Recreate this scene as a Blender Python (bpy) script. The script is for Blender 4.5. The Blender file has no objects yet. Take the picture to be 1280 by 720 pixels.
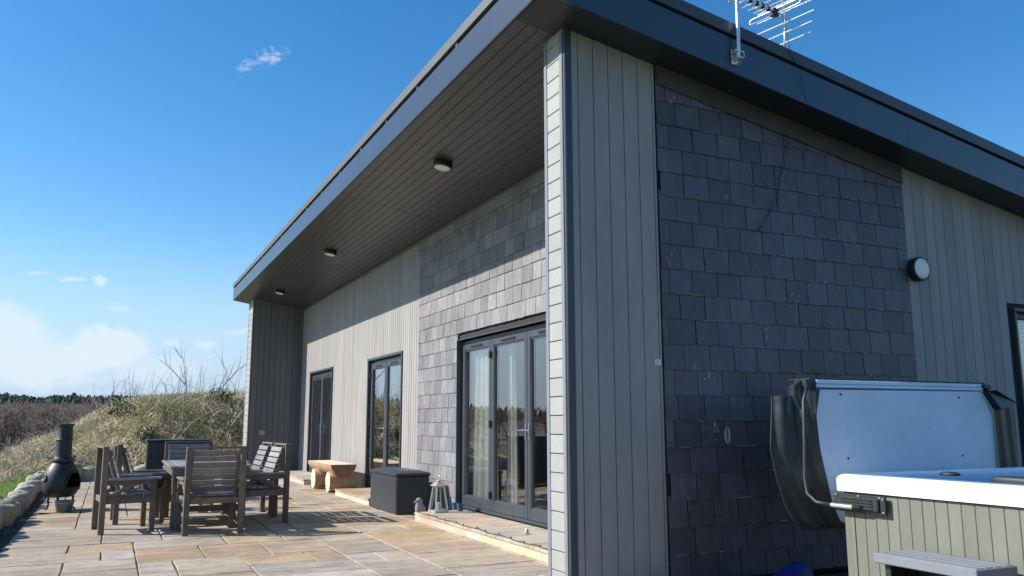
import bpy, math, random
import numpy as np
from mathutils import Vector, Matrix, Euler
random.seed(7); rng = np.random.default_rng(11)
S = bpy.context.scene
COL = S.collection
R = math.radians

# ------------------------------------------------------------------ camera, sun, sky, exposure
F_PX = 1039.27; YAW, PITCH, ROLL = R(25.506), R(9.2017), R(-.1282)
CAM = Vector((0, 0, 1.25))
_fw = Vector((math.sin(YAW)*math.cos(PITCH), math.cos(YAW)*math.cos(PITCH), math.sin(PITCH)))
_r0 = Vector((math.cos(YAW), -math.sin(YAW), 0)); _u0 = _r0.cross(_fw)
_r = _r0*math.cos(ROLL)+_u0*math.sin(ROLL); _u = -_r0*math.sin(ROLL)+_u0*math.cos(ROLL)
cd = bpy.data.cameras.new('camera'); cam = bpy.data.objects.new('camera', cd); COL.objects.link(cam)
cd.sensor_width = 36; cd.lens = 36*F_PX/1280; cd.clip_start = .05; cd.clip_end = 5000
cam.matrix_world = Matrix(((_r.x, _u.x, -_fw.x, CAM.x), (_r.y, _u.y, -_fw.y, CAM.y), (_r.z, _u.z, -_fw.z, CAM.z), (0, 0, 0, 1)))
S.camera = cam

SUN = Vector((-1, .47, .756)).normalized()
SUN_EL = math.asin(SUN.z); SUN_AZ = math.atan2(SUN.x, SUN.y)
sl = bpy.data.lights.new('sun', 'SUN'); sl.energy = 4.9; sl.angle = R(.5); sl.color = (1, .95, .87)
so = bpy.data.objects.new('sun', sl); COL.objects.link(so)
so.rotation_euler = (-SUN).to_track_quat('-Z', 'Y').to_euler(); so.location = SUN*50
S.view_settings.view_transform = 'Standard'; S.view_settings.look = 'None'
S.view_settings.exposure = 0.6; S.view_settings.gamma = 1.0; S.view_settings.use_curve_mapping = False
S.cycles.max_bounces = 8; S.cycles.transparent_max_bounces = 12; S.cycles.use_denoising = True
S.cycles.diffuse_bounces = 4

W = bpy.data.worlds.new('World'); S.world = W; W.use_nodes = True
nt = W.node_tree; nt.nodes.clear(); N = nt.nodes; L = nt.links
def nd(t, **k):
    n = N.new(t)
    for a, b in k.items(): setattr(n, a, b)
    return n
def math_(op, a, b=None, c=None, clamp=False):
    n = nd('ShaderNodeMath', operation=op); n.use_clamp = clamp
    for i, v in enumerate((a, b, c)):
        if v is None: continue
        if isinstance(v, (int, float)): n.inputs[i].default_value = v
        else: L.new(v, n.inputs[i])
    return n.outputs[0]
wo = nd('ShaderNodeOutputWorld'); bg = nd('ShaderNodeBackground'); bg.inputs[1].default_value = .105
sky = nd('ShaderNodeTexSky', sky_type='NISHITA'); sky.sun_disc = False
sky.sun_elevation = SUN_EL; sky.sun_rotation = SUN_AZ
sky.air_density = 1.0; sky.dust_density = .35; sky.ozone_density = 2.2; sky.altitude = 0
hs = nd('ShaderNodeHueSaturation'); hs.inputs['Saturation'].default_value = 1.38; hs.inputs['Value'].default_value = 1.12
L.new(sky.outputs[0], hs.inputs['Color'])
tc = nd('ShaderNodeTexCoord'); sp = nd('ShaderNodeSeparateXYZ'); L.new(tc.outputs['Generated'], sp.inputs[0])
az = math_('MULTIPLY', math_('ARCTAN2', sp.outputs[0], sp.outputs[1]), 57.2958)
el = math_('MULTIPLY', math_('ARCSINE', sp.outputs[2]), 57.2958)
def wnoise(scale, det, rough, seed):
    cb = nd('ShaderNodeCombineXYZ'); L.new(az, cb.inputs[0]); L.new(math_('MULTIPLY', el, 1.8), cb.inputs[1]); cb.inputs[2].default_value = seed
    n = nd('ShaderNodeTexNoise'); n.inputs['Scale'].default_value = scale; n.inputs['Detail'].default_value = det
    n.inputs['Roughness'].default_value = rough; L.new(cb.outputs[0], n.inputs['Vector']); return n.outputs['Fac']
n_fine = wnoise(.9, 6, .62, 3.1); n_mid = wnoise(.22, 5, .55, 9.7); n_big = wnoise(.06, 4, .5, 21.)
def smooth(v, lo, hi):
    m = nd('ShaderNodeMapRange', interpolation_type='SMOOTHSTEP'); L.new(v, m.inputs[0])
    m.inputs[1].default_value = lo; m.inputs[2].default_value = hi; return m.outputs[0]
def blob(a0, e0, sa, se, tilt, nz, amt, lo, hi, peak):
    ct, st = math.cos(R(tilt)), math.sin(R(tilt))
    da = math_('SUBTRACT', az, a0); de = math_('SUBTRACT', el, e0)
    u = math_('ADD', math_('MULTIPLY', da, ct/sa), math_('MULTIPLY', de, st/sa))
    v = math_('ADD', math_('MULTIPLY', da, -st/se), math_('MULTIPLY', de, ct/se))
    d = math_('SQRT', math_('ADD', math_('MULTIPLY', u, u), math_('MULTIPLY', v, v)))
    q = math_('ADD', math_('SUBTRACT', 1.0, d), math_('MULTIPLY', math_('SUBTRACT', nz, .5), amt))
    return math_('MULTIPLY', smooth(q, lo, hi), peak)
cl = None
def addc(x):
    global cl
    cl = x if cl is None else math_('MAXIMUM', cl, x)
n_curl = wnoise(1.9, 5, .6, 44.)
addc(blob(8.5, 23.8, 1.5, .75, 25, n_curl, 2.6, .15, 1.1, .5))
addc(blob(6.9, 23.1, 1.0, .45, 22, n_curl, 2.4, .1, 1.1, .34))
addc(blob(-1.2, 8.75, .55, .42, -20, n_curl, 1.6, .0, .7, .75))
addc(blob(-2.8, 8.7, 1.0, .22, 3, n_curl, 1.8, .0, .8, .7))
addc(blob(-4.6, 8.95, .9, .18, 5, n_curl, 2.0, .1, 1., .45))
addc(blob(-.1, 7.1, 1.1, .4, -5, n_curl, 1.5, .0, 1., .45))
addc(blob(3.3, 5.0, .8, .4, -12, n_fine, 1.5, .0, .8, .55))
addc(blob(5.2, 5.0, .9, .42, 4, n_fine, 1.5, .0, .8, .55))
addc(blob(7.6, 6.0, 1.6, .25, 12, n_fine, 1.5, .0, 1., .45))
addc(blob(-6.3, 4.6, 3.6, 3.0, -8, n_fine, .75, .0, .38, .72))
addc(blob(-.4, 4.6, 2.6, 1.65, 0, n_fine, .9, .0, .36, .85))
addc(blob(-4.2, 3.6, 5.0, 1.9, 0, n_fine, .9, .0, .5, .8))
addc(blob(2.2, 3.4, 4.0, 1.1, 0, n_fine, .9, .0, .6, .5))
# low cloud bank round the rest of the horizon
low = math_('MULTIPLY', smooth(math_('SUBTRACT', n_big, math_('MULTIPLY', el, .025)), .30, .55), .6)
addc(math_('MULTIPLY', low, smooth(math_('ABSOLUTE', math_('SUBTRACT', az, 2.)), 9., 30.)))
# pale blue veil just above the horizon, then the clouds
mv = nd('ShaderNodeMixRGB'); L.new(math_('MULTIPLY', smooth(el, 13.0, 1.0), .93), mv.inputs[0]); L.new(hs.outputs[0], mv.inputs[1]); mv.inputs[2].default_value = (3.35, 4.35, 5.75, 1)
mx = nd('ShaderNodeMixRGB'); L.new(cl, mx.inputs[0]); L.new(mv.outputs[0], mx.inputs[1]); mx.inputs[2].default_value = (4.9, 5.65, 6.2, 1)
L.new(mx.outputs[0], bg.inputs[0]); L.new(bg.outputs[0], wo.inputs[0])

# ------------------------------------------------------------------ materials
def mat(name, c1, c2=None, scale=6, rough=.7, bump=0, bscale=40, rand=0, stretch=(1, 1, 1), metal=0, spec=.5, c3=None, c3scale=2, c3lo=.55, c3hi=.7, detail=5, bstretch=None, coat=0, hue=0, trans=0, grime=0, gscale=(1, 1, 1), fleck=None, contour=None):
    m = bpy.data.materials.new(name); m.use_nodes = True; t = m.node_tree; n = t.nodes; l = t.links
    b = n['Principled BSDF']; b.inputs['Roughness'].default_value = rough; b.inputs['Metallic'].default_value = metal
    b.inputs['Specular IOR Level'].default_value = spec
    if coat: b.inputs['Coat Weight'].default_value = coat
    co = n.new('ShaderNodeTexCoord'); oi = n.new('ShaderNodeObjectInfo'); ge = n.new('ShaderNodeNewGeometry')
    # offset the pattern by a random amount per object / per island so that no two pieces repeat
    sm = n.new('ShaderNodeMath'); sm.operation = 'ADD'; l.new(oi.outputs['Random'], sm.inputs[0]); l.new(ge.outputs['Random Per Island'], sm.inputs[1])
    fr = n.new('ShaderNodeMath'); fr.operation = 'FRACT'; l.new(sm.outputs[0], fr.inputs[0])
    mp = n.new('ShaderNodeMapping'); mp.inputs['Scale'].default_value = stretch; l.new(co.outputs['Object'], mp.inputs[0])
    if rand or hue:
        vm = n.new('ShaderNodeVectorMath'); vm.operation = 'SCALE'; vm.inputs[0].default_value = (17, 31, 23); l.new(fr.outputs[0], vm.inputs['Scale'])
        l.new(vm.outputs[0], mp.inputs['Location'])
    def noise(sc, det, ro=.6, vec=None):
        z = n.new('ShaderNodeTexNoise'); z.inputs['Scale'].default_value = sc; z.inputs['Detail'].default_value = det; z.inputs['Roughness'].default_value = ro
        l.new(vec or mp.outputs[0], z.inputs['Vector']); return z.outputs['Fac']
    col = None
    if c2 is None: c2 = tuple(x*.8 for x in c1)
    mr = n.new('ShaderNodeMapRange'); l.new(noise(scale, detail), mr.inputs[0]); mr.inputs[1].default_value = .32; mr.inputs[2].default_value = .68
    mi = n.new('ShaderNodeMixRGB'); l.new(mr.outputs[0], mi.inputs[0]); mi.inputs[1].default_value = (*c1, 1); mi.inputs[2].default_value = (*c2, 1); col = mi.outputs[0]
    if c3:
        m3 = n.new('ShaderNodeMapRange'); l.new(noise(c3scale, 6, .65), m3.inputs[0]); m3.inputs[1].default_value = c3lo; m3.inputs[2].default_value = c3hi
        mi3 = n.new('ShaderNodeMixRGB'); l.new(m3.outputs[0], mi3.inputs[0]); l.new(col, mi3.inputs[1]); mi3.inputs[2].default_value = (*c3, 1); col = mi3.outputs[0]
    if rand or hue:
        h = n.new('ShaderNodeHueSaturation'); l.new(col, h.inputs['Color'])
        v = n.new('ShaderNodeMapRange'); l.new(fr.outputs[0], v.inputs[0]); v.inputs[3].default_value = 1-rand; v.inputs[4].default_value = 1+rand; l.new(v.outputs[0], h.inputs['Value'])
        if hue:
            f2 = n.new('ShaderNodeMath'); f2.operation = 'MULTIPLY'; f2.inputs[1].default_value = 7.31; l.new(fr.outputs[0], f2.inputs[0])
            f3 = n.new('ShaderNodeMath'); f3.operation = 'FRACT'; l.new(f2.outputs[0], f3.inputs[0])
            v2 = n.new('ShaderNodeMapRange'); l.new(f3.outputs[0], v2.inputs[0]); v2.inputs[3].default_value = .5-hue; v2.inputs[4].default_value = .5+hue; l.new(v2.outputs[0], h.inputs['Hue'])
            f4 = n.new('ShaderNodeMath'); f4.operation = 'MULTIPLY'; f4.inputs[1].default_value = 13.7; l.new(fr.outputs[0], f4.inputs[0])
            f5 = n.new('ShaderNodeMath'); f5.operation = 'FRACT'; l.new(f4.outputs[0], f5.inputs[0])
            v3 = n.new('ShaderNodeMapRange'); l.new(f5.outputs[0], v3.inputs[0]); v3.inputs[3].default_value = .55; v3.inputs[4].default_value = 1.3; l.new(v3.outputs[0], h.inputs['Saturation'])
        col = h.outputs[0]
    if fleck:
        fm = n.new('ShaderNodeMapRange'); l.new(noise(fleck[1], 3, .75), fm.inputs[0]); fm.inputs[1].default_value = fleck[2]; fm.inputs[2].default_value = fleck[2]+.05
        fx = n.new('ShaderNodeMixRGB'); l.new(fm.outputs[0], fx.inputs[0]); l.new(col, fx.inputs[1]); fx.inputs[2].default_value = (*fleck[0], 1); col = fx.outputs[0]
    step = None
    if contour:  # riven bedding lines: contour lines of a stretched noise
        cm = n.new('ShaderNodeMapping'); cm.inputs['Scale'].default_value = contour[0]; l.new(mp.outputs[0], cm.inputs[0])
        c1_ = n.new('ShaderNodeMath'); c1_.operation = 'MULTIPLY'; l.new(noise(contour[1], 4, .5, cm.outputs[0]), c1_.inputs[0]); c1_.inputs[1].default_value = contour[2]
        c2_ = n.new('ShaderNodeMath'); c2_.operation = 'FRACT'; l.new(c1_.outputs[0], c2_.inputs[0]); step = c2_.outputs[0]
        c3_ = n.new('ShaderNodeMapRange'); l.new(step, c3_.inputs[0]); c3_.inputs[1].default_value = 0; c3_.inputs[2].default_value = .22; c3_.inputs[3].default_value = contour[3]; c3_.inputs[4].default_value = 1.04
        cv_ = n.new('ShaderNodeVectorMath'); cv_.operation = 'SCALE'; l.new(col, cv_.inputs[0]); l.new(c3_.outputs[0], cv_.inputs['Scale']); col = cv_.outputs[0]
    if grime:
        gm = n.new('ShaderNodeMapping'); gm.inputs['Scale'].default_value = gscale; l.new(ge.outputs['Position'], gm.inputs[0])
        ga = n.new('ShaderNodeMapRange'); l.new(noise(1.4, 7, .62, gm.outputs[0]), ga.inputs[0]); ga.inputs[1].default_value = .35; ga.inputs[2].default_value = .62; ga.inputs[3].default_value = 1-grime; ga.inputs[4].default_value = 1+grime*.35
        gb = n.new('ShaderNodeMapRange'); l.new(noise(26, 4, .7, gm.outputs[0]), gb.inputs[0]); gb.inputs[1].default_value = .3; gb.inputs[2].default_value = .7; gb.inputs[3].default_value = 1-grime*.5; gb.inputs[4].default_value = 1+grime*.4
        gc = n.new('ShaderNodeMath'); gc.operation = 'MULTIPLY'; l.new(ga.outputs[0], gc.inputs[0]); l.new(gb.outputs[0], gc.inputs[1])
        gv = n.new('ShaderNodeVectorMath'); gv.operation = 'SCALE'; l.new(col, gv.inputs[0]); l.new(gc.outputs[0], gv.inputs['Scale']); col = gv.outputs[0]
    l.new(col, b.inputs['Base Color'])
    if trans:
        tl = n.new('ShaderNodeBsdfTranslucent'); l.new(col, tl.inputs[0]); ms = n.new('ShaderNodeMixShader'); ms.inputs[0].default_value = trans
        l.new(b.outputs[0], ms.inputs[1]); l.new(tl.outputs[0], ms.inputs[2]); l.new(ms.outputs[0], n['Material Output'].inputs[0])
    if bump:
        vec = None
        if bstretch:
            mb = n.new('ShaderNodeMapping'); mb.inputs['Scale'].default_value = bstretch; l.new(mp.outputs[0], mb.inputs[0]); vec = mb.outputs[0]
        bp = n.new('ShaderNodeBump'); bp.inputs['Strength'].default_value = 1; bp.inputs['Distance'].default_value = bump
        hsrc = noise(bscale, 5, .6, vec)
        if step:
            ha = n.new('ShaderNodeMath'); ha.operation = 'MULTIPLY_ADD'; l.new(step, ha.inputs[0]); ha.inputs[1].default_value = .16; l.new(hsrc, ha.inputs[2]); hsrc = ha.outputs[0]
        l.new(hsrc, bp.inputs['Height']); l.new(bp.outputs[0], b.inputs['Normal'])
    return m

MT = {}
MT['board'] = mat('painted_board', (.330, .314, .302), (.290, .277, .267), 2.5, .62, .0012, 30, rand=.07, stretch=(1, 1, .25), c3=(.24, .235, .22), c3scale=1.2, c3lo=.55, c3hi=.85, grime=.09, gscale=(2.5, 2.5, .5))
MT['board_end'] = mat('painted_end_board', (.335, .340, .325), (.305, .31, .295), 2.5, .6, .001, 30, rand=.05, grime=.08)
MT['anth'] = mat('anthracite_metal', (.050, .058, .072), (.043, .050, .062), 1.5, .42, .0006, 8)
MT['fascia'] = mat('fascia_board', (.030, .041, .064), (.026, .036, .056), 1.2, .33, .0008, 4, rand=.05, spec=.75)
MT['soffit'] = mat('soffit_board', (.062, .067, .078), (.054, .058, .068), 2.0, .36, .0008, 12, rand=.08)
MT['soffit_gap'] = mat('dark_void', (.006, .006, .007), None, 2, .9)
MT['roof'] = mat('roof_membrane', (.09, .10, .11), (.075, .085, .095), 2, .6)
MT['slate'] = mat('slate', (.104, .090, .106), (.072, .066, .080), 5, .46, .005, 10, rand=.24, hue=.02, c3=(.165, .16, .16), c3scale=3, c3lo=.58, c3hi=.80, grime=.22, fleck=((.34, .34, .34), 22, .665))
MT['slate_lit'] = mat('sunlit_slate', (.228, .215, .222), (.172, .165, .174), 5, .62, .005, 10, rand=.2, hue=.02, c3=(.36, .34, .33), c3scale=3.2, c3lo=.56, c3hi=.78, grime=.18, fleck=((.50, .49, .47), 22, .66))  # lighter copy of the slate: sun on the facade is put into the colour
MT['slate_edge'] = mat('slate_rake', (.070, .064, .058), (.045, .043, .042), 4, .6, .003, 14, rand=.10)
MT['core'] = mat('wall_membrane', (.03, .03, .033), None, 2, .9)
MT['chalk'] = mat('chalk', (.66, .66, .66), (.42, .42, .43), 40, .9)
MT['stone'] = mat('sandstone', (.465, .375, .270), (.385, .312, .225), 2.4, .72, .034, 4.5, rand=.11, hue=.007, c3=(.47, .355, .28), c3scale=1.3, c3lo=.46, c3hi=.72, bstretch=(.55, 2.2, 1), stretch=(.8, 2.2, 1), grime=.24, spec=.25, contour=((.45, 1.5, 1), 1.5, 12, .66))
MT['riser'] = mat('riser_stone', (.55, .45, .34), (.50, .37, .28), 2.5, .75, .003, 10, rand=.1, hue=.03)
MT['joint'] = mat('joint_mortar', (.10, .080, .055), (.045, .037, .027), 8, .95, .004, 60)
MT['gravel'] = mat('gravel', (.19, .17, .145), (.09, .08, .07), 30, .9, .01, 60, rand=.35)
MT['edging'] = mat('edging_stone', (.40, .37, .29), (.28, .26, .20), 6, .85, .012, 12, rand=.12, hue=.01, c3=(.14, .14, .10), c3scale=5, c3lo=.55, c3hi=.75)
MT['lawn'] = mat('lawn_ground', (.10, .15, .03), (.07, .11, .022), 1.5, .95, .02, 20)
MT['grass'] = mat('green_grass', (.17, .27, .045), (.12, .20, .03), 1, .8, rand=.3, hue=.015, trans=.4)
MT['straw'] = mat('dry_grass', (.78, .68, .46), (.52, .44, .28), .7, .85, rand=.4, hue=.012, trans=.45)
MT['straw2'] = mat('dead_bracken', (.50, .40, .29), (.32, .25, .18), .7, .85, rand=.4, hue=.01, trans=.5)
MT['mossy'] = mat('mossy_grass', (.40, .41, .14), (.26, .30, .09), .7, .85, rand=.3, hue=.015, trans=.45)
MT['bark'] = mat('pale_bark', (.36, .31, .24), (.26, .22, .17), 5, .9)
MT['stem'] = mat('dead_stem', (.60, .54, .44), (.42, .37, .29), 3, .8, rand=.4)
MT['timber'] = mat('weathered_timber', (.170, .135, .102), (.115, .092, .072), 9, .62, .002, 22, rand=.2, stretch=(1, 1, 1), c3=(.27, .235, .20), c3scale=14, c3lo=.55, c3hi=.8, grime=.25)
MT['timber_top'] = mat('sunlit_timber', (.30, .28, .265), (.20, .185, .175), 9, .36, .002, 22, rand=.18, grime=.2)  # paler copy of the timber: sun on slats and tops painted in
MT['iron'] = mat('cast_iron', (.030, .031, .036), (.020, .021, .025), 6, .50, .002, 30, c3=(.075, .05, .035), c3scale=4, c3lo=.66, c3hi=.85)
MT['soot'] = mat('soot', (.004, .004, .004), None, 5, .95)
MT['bucket'] = mat('grey_bucket', (.12, .14, .15), (.10, .12, .13), 8, .5, metal=.3)
MT['storage'] = mat('storage_plastic', (.030, .036, .044), (.025, .031, .038), 4, .36, .001, 60, bstretch=(1, 1, .1))
MT['log'] = mat('log_wood', (.50, .33, .20), (.36, .22, .13), 4, .75, .004, 10, bstretch=(.3, 6, 6), rand=.05)
MT['logend'] = mat('sawn_wood', (.74, .60, .42), (.64, .50, .33), 6, .7, .001, 30)
MT['tin'] = mat('brushed_steel', (.62, .60, .56), (.5, .48, .45), 10, .38, metal=.7)
MT['chrome'] = mat('chrome', (.80, .80, .82), None, 10, .18, metal=1)
MT['alu'] = mat('antenna_aluminium', (.78, .78, .78), (.66, .66, .67), 10, .34, metal=.75)
MT['black'] = mat('black_plastic', (.013, .013, .015), None, 10, .45)
MT['lampwhite'] = mat('opal_diffuser', (.80, .79, .76), (.76, .75, .72), 10, .35)
MT['white'] = mat('white_plastic', (.72, .73, .74), None, 10, .5)
MT['grey'] = mat('grey_plastic', (.30, .31, .33), None, 10, .5)
MT['acryl'] = mat('white_acrylic', (.86, .86, .87), (.83, .83, .85), 3, .22, coat=.4)
MT['shell'] = mat('blue_shell', (.15, .29, .46), (.12, .25, .41), 2.5, .22, coat=.4)  # one even blue for the basin inside the rim
MT['liner'] = mat('cover_liner', (.66, .76, .86), (.58, .68, .79), 1.2, .50, .012, 1.6, grime=.10)
MT['vinyl'] = mat('cover_vinyl', (.020, .026, .027), (.014, .019, .020), 5, .48, .003, 25)
MT['cabinet'] = mat('spa_cabinet', (.170, .174, .140), (.150, .155, .124), 3, .62, .0012, 40, rand=.06, bstretch=(1, 1, .15), grime=.12, gscale=(2, 2, .5))
MT['spastep'] = mat('spa_step', (.20, .215, .24), (.17, .185, .21), 4, .5, .001, 60, bstretch=(.1, 1, 1))
MT['pillow'] = mat('spa_pillow', (.02, .026, .036), None, 5, .5)
MT['blue'] = mat('blue_fabric', (.02, .035, .30), (.015, .02, .22), 8, .6, .004, 20)
MT['darkblue'] = mat('blue_pot', (.05, .10, .18), None, 5, .5)
MT['curtain'] = mat('sheer_curtain', (.62, .62, .58), (.54, .54, .50), 6, .9)
MT['room'] = mat('room_plaster', (.32, .30, .25), None, 3, .9)
MT['roomfloor'] = mat('room_floor', (.16, .12, .08), (.12, .09, .06), 3, .5)
MT['bird'] = mat('carved_stone', (.30, .28, .30), (.20, .19, .20), 14, .8, .004, 40)
MT['conifer'] = mat('conifer_foliage', (.050, .078, .050), (.030, .052, .034), .3, .9, rand=.3, hue=.01)
MT['twigs'] = mat('bare_twigs', (.27, .215, .18), (.19, .15, .125), .06, .95, rand=.3, hue=.02, trans=.3, c3=(.29, .20, .165), c3scale=.02, c3lo=.45, c3hi=.6)
MT['trunk'] = mat('tree_bark', (.11, .095, .075), (.07, .06, .05), .5, .95, rand=.2)
MT['bush'] = mat('bush_leaves', (.10, .17, .035), (.06, .11, .02), 4, .8, rand=.3)
MT['verge_soffit_shade'] = mat('verge_soffit_shade', (.022, .027, .036), (.017, .021, .028), 2, .4)  # near-black: the shade under the verge is put into this colour
MT['yard'] = mat('bounce_cut_ground', (.055, .052, .050), (.030, .029, .028), 30, .9, .01, 60)  # kept dark to reduce light bounced onto the gable
MT['bramble'] = mat('bramble_leaves', (.060, .085, .030), (.035, .055, .020), 4, .7, rand=.35)
MT['cable'] = mat('cable_sheath', (.012, .012, .014), None, 5, .6)
MT['rust'] = mat('rusty_stain', (.36, .20, .10), (.42, .30, .18), 5, .9)

# terrain material: lawn near the patio, rough dead grass on the bank, fields and brush far away
def terrain_mat():
    m = bpy.data.materials.new('terrain'); m.use_nodes = True; t = m.node_tree; n = t.nodes; l = t.links; b = n['Principled BSDF']; b.inputs['Roughness'].default_value = .95
    b.inputs['Specular IOR Level'].default_value = .1
    ge = n.new('ShaderNodeNewGeometry')
    def noi(s, d=5):
        z = n.new('ShaderNodeTexNoise'); z.inputs['Scale'].default_value = s; z.inputs['Detail'].default_value = d; l.new(ge.outputs['Position'], z.inputs['Vector']); return z.outputs['Fac']
    def mr(f, a, c):
        z = n.new('ShaderNodeMapRange'); l.new(f, z.inputs[0]); z.inputs[1].default_value = a; z.inputs[2].default_value = c; return z.outputs[0]
    def mix(f, a, c):
        z = n.new('ShaderNodeMixRGB'); l.new(f, z.inputs[0])
        for i, v in ((1, a), (2, c)):
            if isinstance(v, tuple): z.inputs[i].default_value = (*v, 1)
            else: l.new(v, z.inputs[i])
        return z.outputs[0]
    lawn = mix(mr(noi(2.5), .35, .65), (.11, .17, .032), (.15, .21, .05))
    rough = mix(mr(noi(1.3, 8), .4, .6), (.24, .20, .11), (.13, .12, .06))
    field = mix(mr(noi(.03), .4, .6), (.14, .16, .05), (.19, .16, .09))
    brush = mix(mr(noi(.02, 8), .42, .58), (.15, .115, .095), (.20, .145, .12))
    sx = n.new('ShaderNodeSeparateXYZ'); l.new(ge.outputs['Position'], sx.inputs[0])
    ln = n.new('ShaderNodeVectorMath'); ln.operation = 'LENGTH'; l.new(ge.outputs['Position'], ln.inputs[0]); d = ln.outputs['Value']
    c = mix(mr(sx.outputs[1], 22.6, 23.2), lawn, rough)
    c = mix(mr(d, 31, 36), c, field); c = mix(mr(d, 84, 100), c, brush)
    l.new(c, b.inputs['Base Color'])
    bp = n.new('ShaderNodeBump'); bp.inputs['Distance'].default_value = .08; l.new(noi(9, 6), bp.inputs['Height']); l.new(bp.outputs[0], b.inputs['Normal'])
    return m
MT['terrain'] = terrain_mat()

def glass_mat(name, tint, boost, wob):
    m = bpy.data.materials.new(name); m.use_nodes = True; t = m.node_tree; n = t.nodes; l = t.links; n.clear()
    o = n.new('ShaderNodeOutputMaterial'); mx = n.new('ShaderNodeMixShader'); tr = n.new('ShaderNodeBsdfTransparent'); gl = n.new('ShaderNodeBsdfGlossy')
    gl.inputs['Roughness'].default_value = 0; tr.inputs[0].default_value = (*tint, 1)
    ge = n.new('ShaderNodeNewGeometry'); dt = n.new('ShaderNodeVectorMath'); dt.operation = 'DOT_PRODUCT'; l.new(ge.outputs['Incoming'], dt.inputs[0]); l.new(ge.outputs['Normal'], dt.inputs[1])
    def mm(op, a, c=None):
        q = n.new('ShaderNodeMath'); q.operation = op
        for i_, v_ in enumerate((a, c)):
            if v_ is None: continue
            if isinstance(v_, (int, float)): q.inputs[i_].default_value = v_
            else: l.new(v_, q.inputs[i_])
        return q
    fr = mm('ADD', mm('MULTIPLY', mm('POWER', mm('SUBTRACT', 1.0, mm('ABSOLUTE', dt.outputs['Value']).outputs[0]).outputs[0], 5.0).outputs[0], .955).outputs[0], .043)
    mu = n.new('ShaderNodeMath'); mu.operation = 'MULTIPLY'; mu.use_clamp = True; mu.inputs[1].default_value = boost; l.new(fr.outputs[0], mu.inputs[0])
    co = n.new('ShaderNodeNewGeometry'); z = n.new('ShaderNodeTexNoise'); z.inputs['Scale'].default_value = 1.6; z.inputs['Detail'].default_value = 1; l.new(co.outputs['Position'], z.inputs['Vector'])
    bp = n.new('ShaderNodeBump'); bp.inputs['Distance'].default_value = wob; l.new(z.outputs[0], bp.inputs['Height']); l.new(bp.outputs[0], gl.inputs['Normal'])
    l.new(mu.outputs[0], mx.inputs[0]); l.new(tr.outputs[0], mx.inputs[1]); l.new(gl.outputs[0], mx.inputs[2]); l.new(mx.outputs[0], o.inputs[0]); return m
MT['glass'] = glass_mat('window_glass', (.92, .94, .93), 3.1, .0015)
MT['lglass'] = glass_mat('lantern_glass', (.9, .92, .92), 1.2, 0)
def water_mat():
    m = bpy.data.materials.new('water'); m.use_nodes = True; b = m.node_tree.nodes['Principled BSDF']
    b.inputs['Base Color'].default_value = (.10, .25, .33, 1); b.inputs['Roughness'].default_value = .05; return m
MT['water'] = water_mat()

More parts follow.
